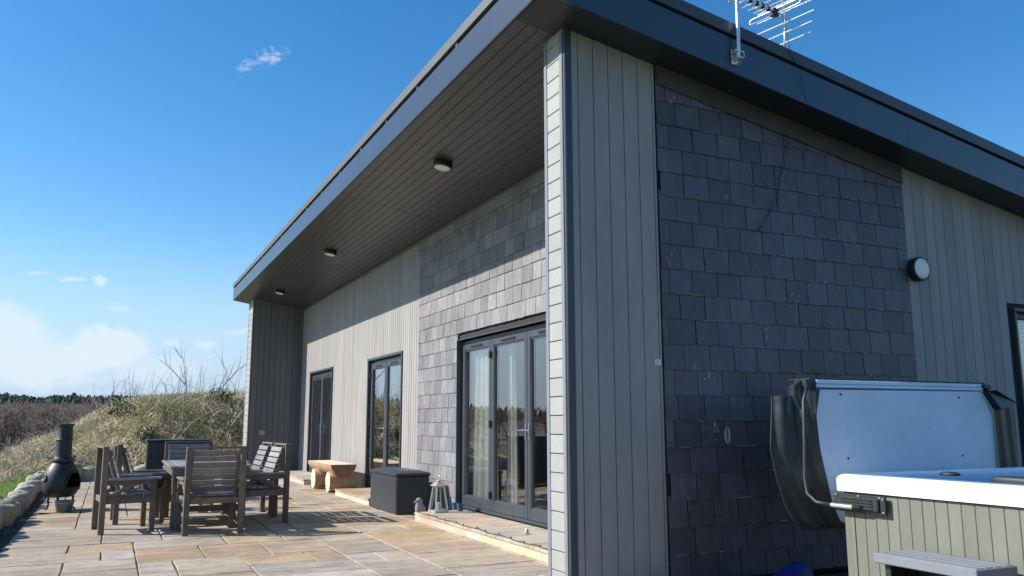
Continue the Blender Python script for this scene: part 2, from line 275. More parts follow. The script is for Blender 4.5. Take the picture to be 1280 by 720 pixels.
# ------------------------------------------------------------------ mesh helpers
def tag(o, label=None, cat=None, group=None, kind=None):
    for k, v in (('label', label), ('category', cat), ('group', group), ('kind', kind)):
        if v: o[k] = v
    return o
def empty(name, loc=(0, 0, 0), rz=0, parent=None):
    o = bpy.data.objects.new(name, None); COL.objects.link(o); o.location = loc; o.rotation_euler = (0, 0, rz); o.empty_display_size = .1
    if parent: o.parent = parent
    return o
def link(name, me, parent=None):
    o = bpy.data.objects.new(name, me); COL.objects.link(o)
    if parent: o.parent = parent
    return o
class G:
    def __init__(s): s.v = []; s.f = []; s.m = []
    def add(s, vs, fs, mi=0, M=None):
        k = len(s.v)
        s.v += [tuple(M @ Vector(v)) if M else tuple(v) for v in vs]
        s.f += [tuple(i+k for i in f) for f in fs]; s.m += [mi]*len(fs); return s
    def box(s, x0, x1, y0, y1, z0, z1, M=None, mi=0, c=0):
        if c <= 0:
            v = [(x, y, z) for x in (x0, x1) for y in (y0, y1) for z in (z0, z1)]
            return s.add(v, [(0, 1, 3, 2), (4, 6, 7, 5), (0, 4, 5, 1), (2, 3, 7, 6), (0, 2, 6, 4), (1, 5, 7, 3)], mi, M)
        P = [(x0, x1), (y0, y1), (z0, z1)]; v = []; idx = {}
        for sx in (0, 1):
            for sy in (0, 1):
                for sz in (0, 1):
                    sg = (sx, sy, sz)
                    for a in range(3):  # vertex lying on face a
                        p = [P[i][sg[i]] + (0 if i == a else (c if sg[i] == 0 else -c)) for i in range(3)]
                        idx[sg, a] = len(v); v.append(tuple(p))
        fs = []
        for a in range(3):
            b, d = (a+1) % 3, (a+2) % 3
            for sv in (0, 1):
                q = []
                for (i, j) in ((0, 0), (1, 0), (1, 1), (0, 1)):
                    sg = [0, 0, 0]; sg[a] = sv; sg[b] = i; sg[d] = j; q.append(idx[tuple(sg), a])
                fs.append(tuple(q if sv else q[::-1]))
        for a in range(3):  # edges along a
            b, d = (a+1) % 3, (a+2) % 3
            for i in (0, 1):
                for j in (0, 1):
                    s0 = [0, 0, 0]; s1 = [0, 0, 0]; s1[a] = 1; s0[b] = s1[b] = i; s0[d] = s1[d] = j
                    q = [idx[tuple(s0), b], idx[tuple(s1), b], idx[tuple(s1), d], idx[tuple(s0), d]]
                    fs.append(tuple(q if i == j else q[::-1])[::-1])
        for sg in [(x, y, z) for x in (0, 1) for y in (0, 1) for z in (0, 1)]:
            q = [idx[sg, 0], idx[sg, 1], idx[sg, 2]]
            fs.append(tuple(q if sum(sg) % 2 else q[::-1]))
        return s.add(v, fs, mi, M)
    def prism(s, pts, z0, z1, M=None, mi=0):
        n = len(pts); v = [(p[0], p[1], z0) for p in pts]+[(p[0], p[1], z1) for p in pts]
        fs = [tuple(range(n))[::-1], tuple(range(n, 2*n))]+[(i, (i+1) % n, n+(i+1) % n, n+i) for i in range(n)]
        return s.add(v, fs, mi, M)
    def tube(s, path, r, n=8, M=None, mi=0, cap=True):
        path = [Vector(p) for p in path]; rs = r if hasattr(r, '__len__') else [r]*len(path)
        up = Vector((0, 0, 1)); v = []; prev = None
        for i, p in enumerate(path):
            t = (path[min(i+1, len(path)-1)]-path[max(i-1, 0)]).normalized()
            if prev is None: a = t.cross(up if abs(t.z) < .9 else Vector((1, 0, 0))).normalized()
            else: a = (prev-t*prev.dot(t)).normalized()
            prev = a; b = t.cross(a)
            for k in range(n):
                th = 2*math.pi*k/n; v.append(tuple(p+(a*math.cos(th)+b*math.sin(th))*rs[i]))
        fs = [(i*n+k, i*n+(k+1) % n, (i+1)*n+(k+1) % n, (i+1)*n+k) for i in range(len(path)-1) for k in range(n)]
        if cap: fs += [tuple(range(n))[::-1], tuple((len(path)-1)*n+k for k in range(n))]
        return s.add(v, fs, mi, M)
    def lathe(s, prof, n=24, M=None, mi=0, skip=None):
        v = []; 
        for (r, z) in prof:
            for k in range(n):
                th = 2*math.pi*k/n; v.append((r*math.cos(th), r*math.sin(th), z))
        fs = []
        for i in range(len(prof)-1):
            for k in range(n):
                if skip and skip(i, k): continue
                fs.append((i*n+k, i*n+(k+1) % n, (i+1)*n+(k+1) % n, (i+1)*n+k))
        return s.add(v, fs, mi, M)
    def mesh(s, name, mats, smooth=False, angle=None):
        me = bpy.data.meshes.new(name); me.from_pydata(s.v, [], s.f)
        if not isinstance(mats, (list, tuple)): mats = [mats]
        for x in mats: me.materials.append(MT[x])
        if len(mats) > 1: me.polygons.foreach_set('material_index', s.m)
        if smooth:
            me.polygons.foreach_set('use_smooth', [True]*len(me.polygons))
            if angle: me.set_sharp_from_angle(angle=R(angle))
        me.update(); return me
    def build(s, name, mats, parent=None, smooth=False, angle=None):
        return link(name, s.mesh(name, mats, smooth, angle), parent)
def npmesh(name, v, f, mats, parent=None, mi=None, smooth=False):
    me = bpy.data.meshes.new(name); v = np.asarray(v, np.float32); f = np.asarray(f, np.int32)
    me.vertices.add(len(v)); me.vertices.foreach_set('co', v.ravel()); k = f.shape[1]
    me.loops.add(f.size); me.loops.foreach_set('vertex_index', f.ravel()); me.polygons.add(len(f))
    me.polygons.foreach_set('loop_start', np.arange(0, f.size, k, dtype=np.int32))
    for m in (mats if isinstance(mats, (list, tuple)) else [mats]): me.materials.append(MT[m])
    if mi is not None: me.polygons.foreach_set('material_index', np.asarray(mi, np.int32))
    if smooth: me.polygons.foreach_set('use_smooth', np.ones(len(f), bool))
    me.update(calc_edges=True); return link(name, me, parent)
def T(x, y, z, rx=0, ry=0, rz=0): return Matrix.Translation((x, y, z)) @ Euler((rx, ry, rz)).to_matrix().to_4x4()

# ------------------------------------------------------------------ ground heights
def sstep(a, b, x): t = np.clip((x-a)/(b-a), 0, 1); return t*t*(3-2*t)
def hnoise(x, y): return (np.sin(x*1.7+y*.6)*.5+np.sin(y*1.3-x*.9+2)*.5+np.sin(x*3.1+y*2.7+1)*.25)
def ground_h(x, y):
    x = np.asarray(x, float); y = np.asarray(y, float); r = np.hypot(x, y); az = np.degrees(np.arctan2(x, y))
    h = np.interp(r, [0, 26, 45, 105, 180, 300, 330, 440, 700, 2500], [-.04, -.05, -.5, -2.3, -2.0, 1.6, 3.6, 10.2, 10.0, 7.])
    low = 1-sstep(-16, -32, az)*.75*sstep(150, 300, r)   # the valley side sinks towards the west
    h = np.where(r > 150, h*low, h)
    h = h + sstep(60, 200, r)*1.1*hnoise(x/38, y/38)
    # overgrown bank behind the patio
    rise = sstep(22.4, 27.2, y+.15*np.sin(x*1.3))*(1-sstep(33, 46, y))
    prof = np.interp(x, [-7, -4.6, -2.7, -1.9, -.9, -.2, 1.1, 3, 9, 20, 34], [0, .12, .42, .80, 1.28, 1.72, 2.16, 2.28, 2.3, 2.3, 0])
    h = h + rise*(prof + .07*hnoise(x*1.6, y*1.6)*np.clip(prof, 0, 1))
    h = h - .10*(sstep(8, 6, np.abs(x-3))*sstep(3, 5, y)*(1-sstep(21.0, 21.8, y)))*0
    return h
def hv(x, y): return float(ground_h(x, y))
xs = np.concatenate([-np.geomspace(2400, 12, 46), np.linspace(-11, 14, 76), np.geomspace(15, 2400, 40)])
ys = np.concatenate([-np.geomspace(2400, 9, 26), np.linspace(-8, 20, 24), np.linspace(20.6, 36, 52), np.geomspace(37, 2400, 60)])
X, Y = np.meshgrid(xs, ys); Z = ground_h(X, Y)
Z = np.where((X > -1.25) & (X < 16) & (Y > -6) & (Y < 22.0), -.07, Z)
nx, ny = len(xs), len(ys); ii = np.arange((ny-1)*(nx-1)); a = (ii//(nx-1))*nx+ii % (nx-1)
tag(npmesh('terrain', np.stack([X.ravel(), Y.ravel(), Z.ravel()], 1), np.stack([a, a+1, a+nx+1, a+nx], 1), 'terrain', smooth=True), kind='structure')

# ------------------------------------------------------------------ house
FX, GY, WX = 4.34, 5.47, 3.07          # facade plane, gable plane, end of the wing walls
WI, WF0, WF1 = 5.80, 21.66, 22.36      # inner face of near wing; far wing
def roofz(x): return 4.92-.175*x       # underside of the roof
house = empty('house', (9, 13.5, 0)); tag(house, 'modern single storey house with grey board and slate walls under a deep black roof', 'house')
house.location = (0, 0, 0)

def board(v_of_u0, g=None, u0=0, u1=.1, v0=0, t=.02, c=.004, fr=None, gap=.003):
    """one board: width u0..u1, length v0..v_of(u), thickness t; fr maps (u,v,w) to the world"""
    g = g or G(); a, b = u0+gap, u1-gap
    sec = [(a, 0), (a, t-c), (a+c, t), (b-c, t), (b, t-c), (b, 0)]
    v = [fr(u, v0, w) for u, w in sec]+[fr(u, v_of_u0(u), w) for u, w in sec]; n = 6
    fs = [tuple(range(n)), tuple(range(n, 2*n))[::-1]]+[(i, n+i, n+(i+1) % n, (i+1) % n) for i in range(n)]
    return g.add(v, fs)
f_gable = lambda u, v, w: (u, GY+.02-w, v)
f_fac = lambda u, v, w: (FX+.02-w, u, v)

# gable wall core with a window opening
gw = G()
WXA, WXB, WZA, WZB = 8.38, 9.85, .30, 2.37
gw.prism([(WX+.03, .0), (WXA, .0), (WXA, roofz(WXA)+.05), (WX+.03, roofz(WX)+.05)], -.3, 0, Matrix(((1, 0, 0, 0), (0, 0, -1, GY+.02), (0, 1, 0, 0), (0, 0, 0, 1))))
gw.prism([(WXA, .0), (WXB, .0), (WXB, WZA), (WXA, WZA)], -.3, 0, Matrix(((1, 0, 0, 0), (0, 0, -1, GY+.02), (0, 1, 0, 0), (0, 0, 0, 1))))
gw.prism([(WXA, WZB), (WXB, WZB), (WXB, roofz(WXB)+.05), (WXA, roofz(WXA)+.05)], -.3, 0, Matrix(((1, 0, 0, 0), (0, 0, -1, GY+.02), (0, 1, 0, 0), (0, 0, 0, 1))))
gw.prism([(WXB, .0), (13.5, .0), (13.5, roofz(13.5)+.05), (WXB, roofz(WXB)+.05)], -.3, 0, Matrix(((1, 0, 0, 0), (0, 0, -1, GY+.02), (0, 1, 0, 0), (0, 0, 0, 1))))
gable = gw.build('gable_wall', 'core', house)
BW = .1425
u = 3.135
first = True
while u < 3.925:
    u1 = min(u+(BW if not first else .065), 3.94); first = False
    board(lambda q: roofz(q)+.012, u0=u, u1=u1, v0=.02, fr=f_gable).build('board', 'board', gable); u = u1
board(lambda q: roofz(q)+.012, u0=3.072, u1=3.137, v0=.0, t=.028, c=.005, fr=f_gable, gap=.001).build('corner_trim', 'anth', gable)
u = 6.84
while u < 13.4:
    u1 = u+BW
    if u1 > WXA-.06 and u < WXB+.06:
        board(lambda q: roofz(q)+.012, u0=u, u1=u1, v0=WZB+.09, fr=f_gable).build('board', 'board', gable)
        board(lambda q: WZA-.03, u0=u, u1=u1, v0=.02, fr=f_gable).build('board', 'board', gable)
    else:
        board(lambda q: roofz(q)+.012, u0=u, u1=u1, v0=.02, fr=f_gable).build('board', 'board', gable)
    u = u1
# slates: shared meshes, width 1, height .245, slightly broken outlines
def slate_mesh(k, ma):
    r = random.Random(100+k); n = 5
    bot = [(-.5+i/n, (r.uniform(0, .004) if 0 < i < n else r.uniform(0, .004))) for i in range(n+1)]
    if r.random() < .15: bot[0] = (-.5, .014)
    if r.random() < .12: bot[-1] = (.5, .012)
    pts = [(x*.985+r.uniform(-.004, .004)*(abs(x) < .49), z) for x, z in bot]+[(.4925+r.uniform(-.006, 0), .12), (.4925, .245), (-.4925, .245), (-.4925+r.uniform(0, .006), .12)]
    g = G(); m = len(pts)
    v = []
    for x, z in pts: tz = z/.245; v.append((x, -(.0155-.0115*tz), z))
    for x, z in pts: tz = z/.245; v.append((x, -(.008-.008*tz), z))
    g.add(v, [tuple(range(m)), tuple(range(m, 2*m))[::-1]]+[(i, m+i, m+(i+1) % m, (i+1) % m) for i in range(m)])
    return g.mesh('slate', ma)
SL = {ma: [slate_mesh(k, ma) for k in range(9)] for ma in ('slate', 'slate_lit')}
GAUGE = .2045
def slate_row(z, a, b, put, offs):
    x = a - offs
    while x < b-.02:
        w = random.uniform(.225, .275); x0, x1 = max(x, a), min(x+w, b)
        if b-x1 < .07: x1 = b
        if x1-x0 > .05: put((x0+x1)/2, z+random.uniform(-.0028, .0028), x1-x0)
        x = x+w if x1 < b else b
def put_gable(x, z, w):
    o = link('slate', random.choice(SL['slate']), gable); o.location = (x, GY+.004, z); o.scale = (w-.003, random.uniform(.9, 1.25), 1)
    o.rotation_euler = (0, random.gauss(0, .0035), 0)
for r_ in range(21):
    z = .03+r_*GAUGE
    lim = (4.92-z-.10)/.175
    slate_row(z, 3.945, min(6.83, lim), put_gable, random.uniform(0, .12)+(.12 if r_ % 2 else 0))
# raking top course following the roof
x = 3.95
while x < 6.80:
    w = min(random.uniform(.42, .6), 6.83-x); g = G()
    p = [(x+.001, roofz(x)+.01), (x+w-.001, roofz(x+w)+.01), (x+w-.001, roofz(x+w)-.165-random.uniform(0, .008)), (x+w*.5, roofz(x+w*.5)-.172), (x+.001, roofz(x)-.168-random.uniform(0, .008))]
    g.prism(p[::-1], 0, .009, Matrix(((1, 0, 0, 0), (0, 0, -1, GY-.016), (0, 1, 0, 0), (0, 0, 0, 1)))); g.build('slate', 'slate_edge', gable); x += w
# chalky marks and an oval sticker on the slates
ch = G()
def stroke(pts, r=.004, y=GY-.0225):
    ch.tube([(p[0], y, p[1]) for p in pts], r*.8, 4)
for cx, cz, sc in ((6.03, 2.93, 1), (5.36, 2.30, 1), (5.09, 2.62, .8), (4.62, 3.18, .7), (6.38, 2.10, .9), (5.0, 1.98, .8), (4.35, 1.62, .8), (4.1, 3.92, .7), (4.02, 2.55, .7), (4.42, 1.15, .8)):
    for k in range(random.randint(3, 6)):
        x0 = cx+random.uniform(-.05, .05)*sc; z0 = cz+random.uniform(-.08, .08)*sc; a_ = random.uniform(-1, 1.6); ln = random.uniform(.008, .05)*sc
        stroke([(x0, z0), (x0+ln*.5*math.cos(a_)+.004, z0+ln*.5*math.sin(a_)), (x0+ln*math.cos(a_), z0+ln*math.sin(a_))], random.uniform(.0016, .0036))
for k in range(90):  # pale chipped edges under the courses
    z0 = .03+random.randint(1, 18)*GAUGE+.004; x0 = random.uniform(3.97, 6.7)
    if z0 < roofz(x0)-.25: stroke([(x0, z0), (x0+random.uniform(.03, .14), z0+random.uniform(-.003, .003))], .0017, GY-.020)
o = ch.build('chalk_mark', 'chalk', gable); tag(o, kind='stuff')
g = G(); el_ = [(4.537+.026*math.cos(2*math.pi*k/20), GY-.024, 1.145+.062*math.sin(2*math.pi*k/20)) for k in range(21)]
g.tube(el_, .004, 4, cap=False); g.tube([(4.537+.012*math.cos(2*math.pi*k/14), GY-.024, 1.145+.042*math.sin(2*math.pi*k/14)) for k in range(15)], .0022, 4, cap=False)
g.build('oval_mark', 'chalk', gable)
g = G(); g.box(3.86, 3.915, GY-.012, GY-.001, 1.695, 1.745, c=.002); stk = g.build('label_plate', 'white', None)
tag(stk, 'small square white plate fixed on the grey boards beside the slates', 'plate')
g = G()
for k, (w, zz) in enumerate(((.036, 1.732), (.03, 1.722), (.022, 1.709))): g.box(3.868, 3.868+w, GY-.0135, GY-.0118, zz-.002, zz+.002)
g.build('print_line', 'grey', stk)

# gable window
def window_frame(parent, x0, x1, z0, z1, y):
    g = G(); w = .06
    for b_ in ((x0, x0+w, z0, z1), (x1-w, x1, z0, z1), (x0+w, x1-w, z0, z0+w), (x0+w, x1-w, z1-w, z1)): g.box(b_[0], b_[1], y, y+.07, b_[2], b_[3], c=.004)
    wf = g.build('window', 'anth', parent)
    G().box(x0+w, x1-w, y+.03, y+.045, z0+w, z1-w).build('pane', 'glass', wf)
    g = G(); g.box(x0-.05, x1+.05, y-.075, y+.0, z1+.002, z1+.04, c=.004); g.box(x0-.03, x0-.002, y-.06, y+.02, z0, z1); g.box(x1+.002, x1+.03, y-.06, y+.02, z0, z1); g.build('surround', 'anth', wf)
    g = G(); zz = z1-w-.03
    while zz > z1-.85: g.box(x0+w+.02, x1-w-.02, y+.09, y+.10, zz-.030, zz); zz -= .036
    o = g.build('window_blind', 'white', wf)
window_frame(house, WXA, WXB, WZA, WZB, GY+.04)

# wing walls
def wing(y0, y1, near):
    g = G(); g.prism([(WX+.02, 0), (FX+.3, 0), (FX+.3, roofz(FX+.3)+.03), (WX+.02, roofz(WX)+.03)], y0+.022, y1-.022, Matrix(((1, 0, 0, 0), (0, 0, 1, 0), (0, 1, 0, 0), (0, 0, 0, 1))))
    w = g.build('wing_wall', 'core', house)
    ends_w = G()
    z = .02; ya, yb = y0+.050, y1-.050
    while z < roofz(WX)-.02:
        z1 = min(z+.1425, roofz(WX)+.01)
        board(lambda q: yb, u0=z, u1=z1, v0=ya, fr=lambda u, v, w_: (WX+.02-w_, v, u)).build('end_board', 'board_end', w); z = z1
    for (a_, b_) in ((y0-.0, y0+.048), (y1-.048, y1+.0)):
        G().box(WX-.006, WX+.02, a_, b_, 0, roofz(WX)+.01, c=.003).build('corner_trim', 'anth' if False else 'trim', w)
    return w
MT['trim'] = mat('painted_trim', (.20, .22, .25), (.17, .19, .22), 2, .5)
nw = wing(GY+.022, WI, True); fw = wing(WF0, WF1, False)
# inner faces of wings (vertical boards)
def inner(y, sgn, parent):
    u = WX+.03
    while u < FX-.005:
        u1 = min(u+BW, FX-.001)
        board(lambda q: roofz(q)+.012, u0=u, u1=u1, v0=.02, fr=lambda u_, v, w: (u_, y+sgn*(w-.02), v)).build('board', 'board_dark', parent); u = u1
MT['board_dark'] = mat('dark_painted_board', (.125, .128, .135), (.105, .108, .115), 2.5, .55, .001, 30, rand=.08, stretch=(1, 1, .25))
inner(WI+.0, 1, nw); inner(WF0, -1, fw)
# outer face of far wing
u = WX+.03
fo = G()
while u < 13.4:
    board(lambda q: roofz(q)+.012, g=fo, u0=u, u1=u+BW, v0=.02, fr=lambda u_, v, w: (u_, WF1-.02+w, v)); u += BW
tag(fo.build('cladding', 'board', fw), kind='stuff')

# facade core with openings
DOORS = [(6.75, 10.86, 2.385, 'slate'), (13.36, 15.42, 2.40, 'board'), (18.28, 20.56, 2.43, 'board')]
fc = G(); fx0, fx1 = FX+.02, FX+.25
yprev = WI
for (a_, b_, h_, k_) in DOORS:
    fc.box(fx0, fx1, yprev, a_, 0, roofz(FX)+.0); fc.box(fx0, fx1, a_, b_, h_, roofz(FX)+.0); fc.box(fx0, fx1, a_, b_, 0, .10); yprev = b_
fc.box(fx0, fx1, yprev, WF0, 0, roofz(FX)+.0)
facade = fc.build('facade_wall', 'core', house)
SY = 12.54
# slates on facade
hid = G(); cnt = 0
def put_fac(y, z, w):
    global cnt
    a_, b_, h_, _ = DOORS[0]
    lo, hi = y-w/2, y+w/2
    if z+.10 < h_ and lo < b_ and hi > a_:
        if lo < a_-.03: hi = a_
        elif hi > b_+.03: lo = b_
        else: return
        y, w = (lo+hi)/2, hi-lo
    z0 = z
    if y > 7.75:
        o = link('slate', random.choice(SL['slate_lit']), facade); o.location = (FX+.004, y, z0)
        o.scale = (w-.003, random.uniform(.9, 1.25), 1); o.rotation_euler = (random.gauss(0, .0), random.gauss(0, .004), -math.pi/2)
        o.rotation_euler = (0, random.gauss(0, .003), -math.pi/2)
    else:
        hid.box(FX-.014, FX-.004, y-w/2+.002, y+w/2-.002, z0, z0+.19)
for r_ in range(20):
    z = .03+r_*GAUGE
    if z > 3.93: break
    slate_row(z, WI+.0, SY, put_fac, random.uniform(0, .12)+(.12 if r_ % 2 else 0))
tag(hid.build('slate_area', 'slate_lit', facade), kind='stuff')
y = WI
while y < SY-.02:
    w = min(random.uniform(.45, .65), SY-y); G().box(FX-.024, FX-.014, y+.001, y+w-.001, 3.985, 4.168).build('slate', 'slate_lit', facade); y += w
# opening reveals (lining) for the slate part
g = G(); a_, b_, h_, _ = DOORS[0]
g.box(FX-.022, FX+.16, b_-.012, b_+.002, .10, h_); g.box(FX-.022, FX+.16, a_-.002, a_+.012, .10, h_); g.box(FX-.020, FX+.16, a_-.01, b_+.01, h_, h_+.010)
g.build('opening_lining', 'soffit', facade)
# narrow vertical boards on facade
fb = G(); y = SY
while y < WF0-.01:
    y1 = min(y+.1135, WF0)
    segs = [(.02, roofz(FX)+.012)]
    for (a_, b_, h_, k_) in DOORS[1:]:
        if y1 > a_-.02 and y < b_+.02: segs = [(h_+.05, roofz(FX)+.012)]
    for (z0, z1) in segs: board(lambda q: z1, g=fb, u0=y, u1=y1, v0=z0, fr=f_fac, gap=.006, c=.006)
    y = y1
tag(fb.build('cladding', 'board', facade), kind='stuff')
G().box(FX-.008, FX+.02, SY-.022, SY+.006, .02, roofz(FX)-.002).build('junction_trim', 'board', facade)

# glazed doors
def leaf(parent, y0, y1, z0, z1, x, glass='glass', vent=True):
    g = G(); s, bt, tp = .075, .13, .085
    g.box(x, x+.06, y0, y0+s, z0, z1, c=.006); g.box(x, x+.06, y1-s, y1, z0, z1, c=.006)
    g.box(x+.001, x+.059, y0+s, y1-s, z0, z0+bt, c=.006); g.box(x+.001, x+.059, y0+s, y1-s, z1-tp, z1, c=.006)
    # glazing beads
    b = .014
    for q in ((y0+s, y0+s+b, z0+bt, z1-tp), (y1-s-b, y1-s, z0+bt, z1-tp), (y0+s, y1-s, z0+bt, z0+bt+b), (y0+s, y1-s, z1-tp-b, z1-tp)): g.box(x+.012, x+.03, *q)
    g.build('leaf', 'anth', parent)
    G().box(x+.026, x+.040, y0+s+.002, y1-s-.002, z0+bt+.002, z1-tp-.002).build('pane', glass, parent)
    if vent: G().box(x-.014, x-.001, (y0+y1)/2-.20*min(1, (y1-y0)), (y0+y1)/2+.20*min(1, (y1-y0)), z1-.055, z1-.030, c=.003).build('trickle_vent', 'black', parent)
def handle(parent, y, z, x, d):
    g = G(); g.box(x-.010, x, y-.017, y+.017, z-.12, z+.12, c=.004); g.tube([(x-.008, y, z+.03), (x-.055, y, z+.03)], .009, 8); g.tube([(x-.052, y-d*.008, z+.03), (x-.055, y+d*.12, z+.028)], .009, 8)
    g.tube([(x-.008, y, z-.06), (x-.016, y, z-.06)], .010, 8); g.build('handle', 'chrome', parent, smooth=True, angle=35)
def hinges(parent, y, z0, z1, x):
    for zz in (z0+.20, (z0+z1)/2, z1-.20):
        G().box(x-.030, x-.001, y-.022, y+.022, zz-.045, zz+.045, c=.005).build('hinge', 'black', parent)
def glazed(y0, y1, z1, xf, leaves, pairs, label):
    g = G(); w = .05
    g.box(xf, xf+.07, y0, y0+w, .11, z1, c=.004); g.box(xf, xf+.07, y1-w, y1, .11, z1, c=.004); g.box(xf, xf+.07, y0+w, y1-w, z1-w, z1, c=.004); g.box(xf-.02, xf+.08, y0+w, y1-w, .112, .15, c=.004)
    d = g.build('glazed_door', 'anth', house); d['label'] = label
    for (a_, b_) in leaves: leaf(d, a_+.004, b_-.004, .152, z1-w-.004, xf-.012)
    for y in pairs: handle(d, y-.045, 1.13, xf-.012, -1); handle(d, y+.045, 1.13, xf-.012, 1)
    return d
xf = FX+.06
d3 = glazed(6.76, 10.85, 2.375, xf, [(6.81, 7.76), (7.76, 8.79), (8.79, 9.83), (9.83, 10.80)], [8.79], 'wide four-leaf anthracite patio doors')
hinges(d3, 9.83, .15, 2.32, xf-.012)
for yy in (10.70, 10.58): pass
d2 = glazed(13.40, 15.38, 2.385, FX+.045, [(13.45, 14.39), (14.39, 15.33)], [14.39], 'narrow double patio doors nearest the storage box')
hinges(d2, 15.335, .15, 2.33, FX+.033)
d1 = glazed(18.32, 20.52, 2.415, FX+.045, [(18.37, 19.42), (19.42, 20.47)], [19.42], 'narrow double patio doors with dark curtains')
hinges(d1, 20.475, .15, 2.36, FX+.033)
for (a_, b_, h_, k_), dd in zip(DOORS[1:], (d2, d1)):
    g = G(); g.box(FX-.016, FX+.05, a_-.005, a_+.038, .11, h_+.0, c=.003); g.box(FX-.016, FX+.05, b_-.038, b_+.005, .11, h_, c=.003); g.box(FX-.022, FX+.05, a_-.02, b_+.02, h_+.001, h_+.045, c=.003); g.build('surround', 'anth', dd)

# interior seen through the glass
g = G(); g.box(4.62, 9.5, 5.9, 21.6, .02, .12); g.build('room_floor', 'roomfloor', house)
g = G(); g.box(8.2, 8.3, 5.9, 21.6, .121, 3.0); g.box(4.62, 8.2, 12.3, 12.4, .121, 3.0); g.box(4.62, 8.2, 16.8, 16.9, .121, 3.0); g.box(4.60, 9.5, 5.9, 21.6, 3.0, 3.1)
g.build('room_wall', 'room', house)
def curtain(y0, y1, x, z0, z1, mname, flare=0):
    n = max(24, int((y1-y0)*60)); v = []; 
    for j in range(7):
        tz = j/6; z = z0+(z1-z0)*tz
        for i in range(n+1):
            s = i/n; yy = y0+(y1-y0)*(s*(1-flare*tz)+flare*tz*.5); v.append((x+.03*math.sin(s*n*.55)+.008*math.sin(s*50+tz*3), yy, z))
    f = [(j*(n+1)+i, j*(n+1)+i+1, (j+1)*(n+1)+i+1, (j+1)*(n+1)+i) for j in range(6) for i in range(n)]
    G().add(v, f).build('curtain', mname, house, smooth=True)
MT['curtain_dark'] = mat('dark_curtain', (.10, .11, .13), (.07, .08, .10), 6, .9)
curtain(9.93, 10.80, 4.535, .16, 2.30, 'curtain', .22)
curtain(9.50, 9.78, 4.60, .14, 2.30, 'curtain', .5)
G().box(4.50, 4.585, 10.835, 10.855, .12, 2.36).build('inner_reveal', 'room', house)
curtain(8.05, 8.35, 4.85, .14, 2.30, 'curtain', .2); curtain(18.4, 20.4, 4.70, .14, 2.34, 'curtain_dark', .1); curtain(15.0, 15.35, 4.75, .14, 2.30, 'curtain', .2)
# dining table and chair indoors, only just made out behind the panes
it = empty('indoor_table', (6.0, 8.9, .12)); tag(it, 'dark dining table standing indoors behind the wide patio doors', 'table')
G().box(-.45, .45, -.9, .9, .70, .74, c=.006).build('tabletop', 'timber', it)
for sx in (-.38, .38):
    for sy in (-.8, .8): G().box(sx-.03, sx+.03, sy-.03, sy+.03, 0, .70).build('leg', 'timber', it)

# soffit
RY0, RY1, RX0 = 5.13, 22.73, 2.70
sf = G(); sf.add([(RX0+.03, RY0+.03, roofz(RX0+.03)+.03), (13.8, RY0+.03, roofz(13.8)+.03), (13.8, RY1-.03, roofz(13.8)+.03), (RX0+.03, RY1-.03, roofz(RX0+.03)+.03)]+
       [(RX0+.03, RY0+.03, roofz(RX0+.03)+.05), (13.8, RY0+.03, roofz(13.8)+.05), (13.8, RY1-.03, roofz(13.8)+.05), (RX0+.03, RY1-.03, roofz(RX0+.03)+.05)],
       [(0, 1, 2, 3), (7, 6, 5, 4), (0, 4, 5, 1), (1, 5, 6, 2), (2, 6, 7, 3), (3, 7, 4, 0)])
soff = sf.build('soffit', 'soffit_gap', house)
cs = math.cos(math.atan(.175))
def sboard(x0, x1, y0, y1, parent, ma='soffit', c=.003):
    g = G(); a_, b_ = x0+.0025, x1-.0025
    sec = [(a_, .022), (a_, c), (a_+c, 0), (b_-c, 0), (b_, c), (b_, .022)]
    v = [(x, yy, roofz(x)+w) for yy in (y0, y1) for x, w in sec]
    g.add(v, [tuple(range(6))[::-1], tuple(range(6, 12))]+[(i, (i+1) % 6, 6+(i+1) % 6, 6+i) for i in range(6)]); return g.build('board', ma, parent)
x = RX0+.022; k = 0
while x < FX+.0:
    x1 = min(x+.104, FX+.02)
    for (ya, yb) in ((5.62, 11.272), (11.284, RY1-.022)):
        sboard(x, x1, ya, yb, soff)
    x = x1; k += 1
sboard(RX0+.022, 13.78, RY0+.022, 5.617, soff, 'verge_soffit_shade')   # sheet under the verge
g = G(); g.box(FX+.0, 13.5, RY1-.35, RY1-.03, 0, 0)  
# edge trims where soffit meets wall
G().box(FX-.035, FX-.024, WI, WF0, roofz(FX)-.032, roofz(FX)-.002).build('soffit_trim', 'board_dark', soff)

# roof body and fascia
TH = .40
def rb(x): return roofz(x)+.052
g = G(); xs_ = (RX0+.035, 13.9)
pv = []
for yy in (RY0+.035, RY1-.035):
    for xx in xs_: pv += [(xx, yy, rb(xx)), (xx, yy, rb(xx)+TH-.04)]
g.add(pv, [(0, 2, 3, 1), (4, 5, 7, 6), (0, 1, 5, 4), (2, 6, 7, 3), (1, 3, 7, 5), (0, 4, 6, 2)])
roof = g.build('roof', 'roof', house)
MT['fascia_s'] = MT['fascia']
def verge(y0, y1, xa, xb, z0, z1, name, ma, c=0):
    g = G(); v = []
    for yy in (y0, y1):
        for xx in (xa, xb): v += [(xx, yy, roofz(xx)+z0), (xx, yy, roofz(xx)+z1)]
    g.add(v, [(0, 2, 3, 1), (4, 5, 7, 6), (0, 1, 5, 4), (2, 6, 7, 3), (1, 3, 7, 5), (0, 4, 6, 2)]); return g.build(name, ma, roof)
cuts = [RX0, 6.55, 10.45, 13.95]
for i in range(3):
    verge(RY0, RY0+.02, cuts[i]+(.002 if i else 0), cuts[i+1]-.002, 0, .305, 'fascia_panel', 'fascia')
    verge(RY1-.02, RY1, cuts[i]+(.002 if i else 0), cuts[i+1]-.002, 0, .305, 'fascia_panel', 'fascia')
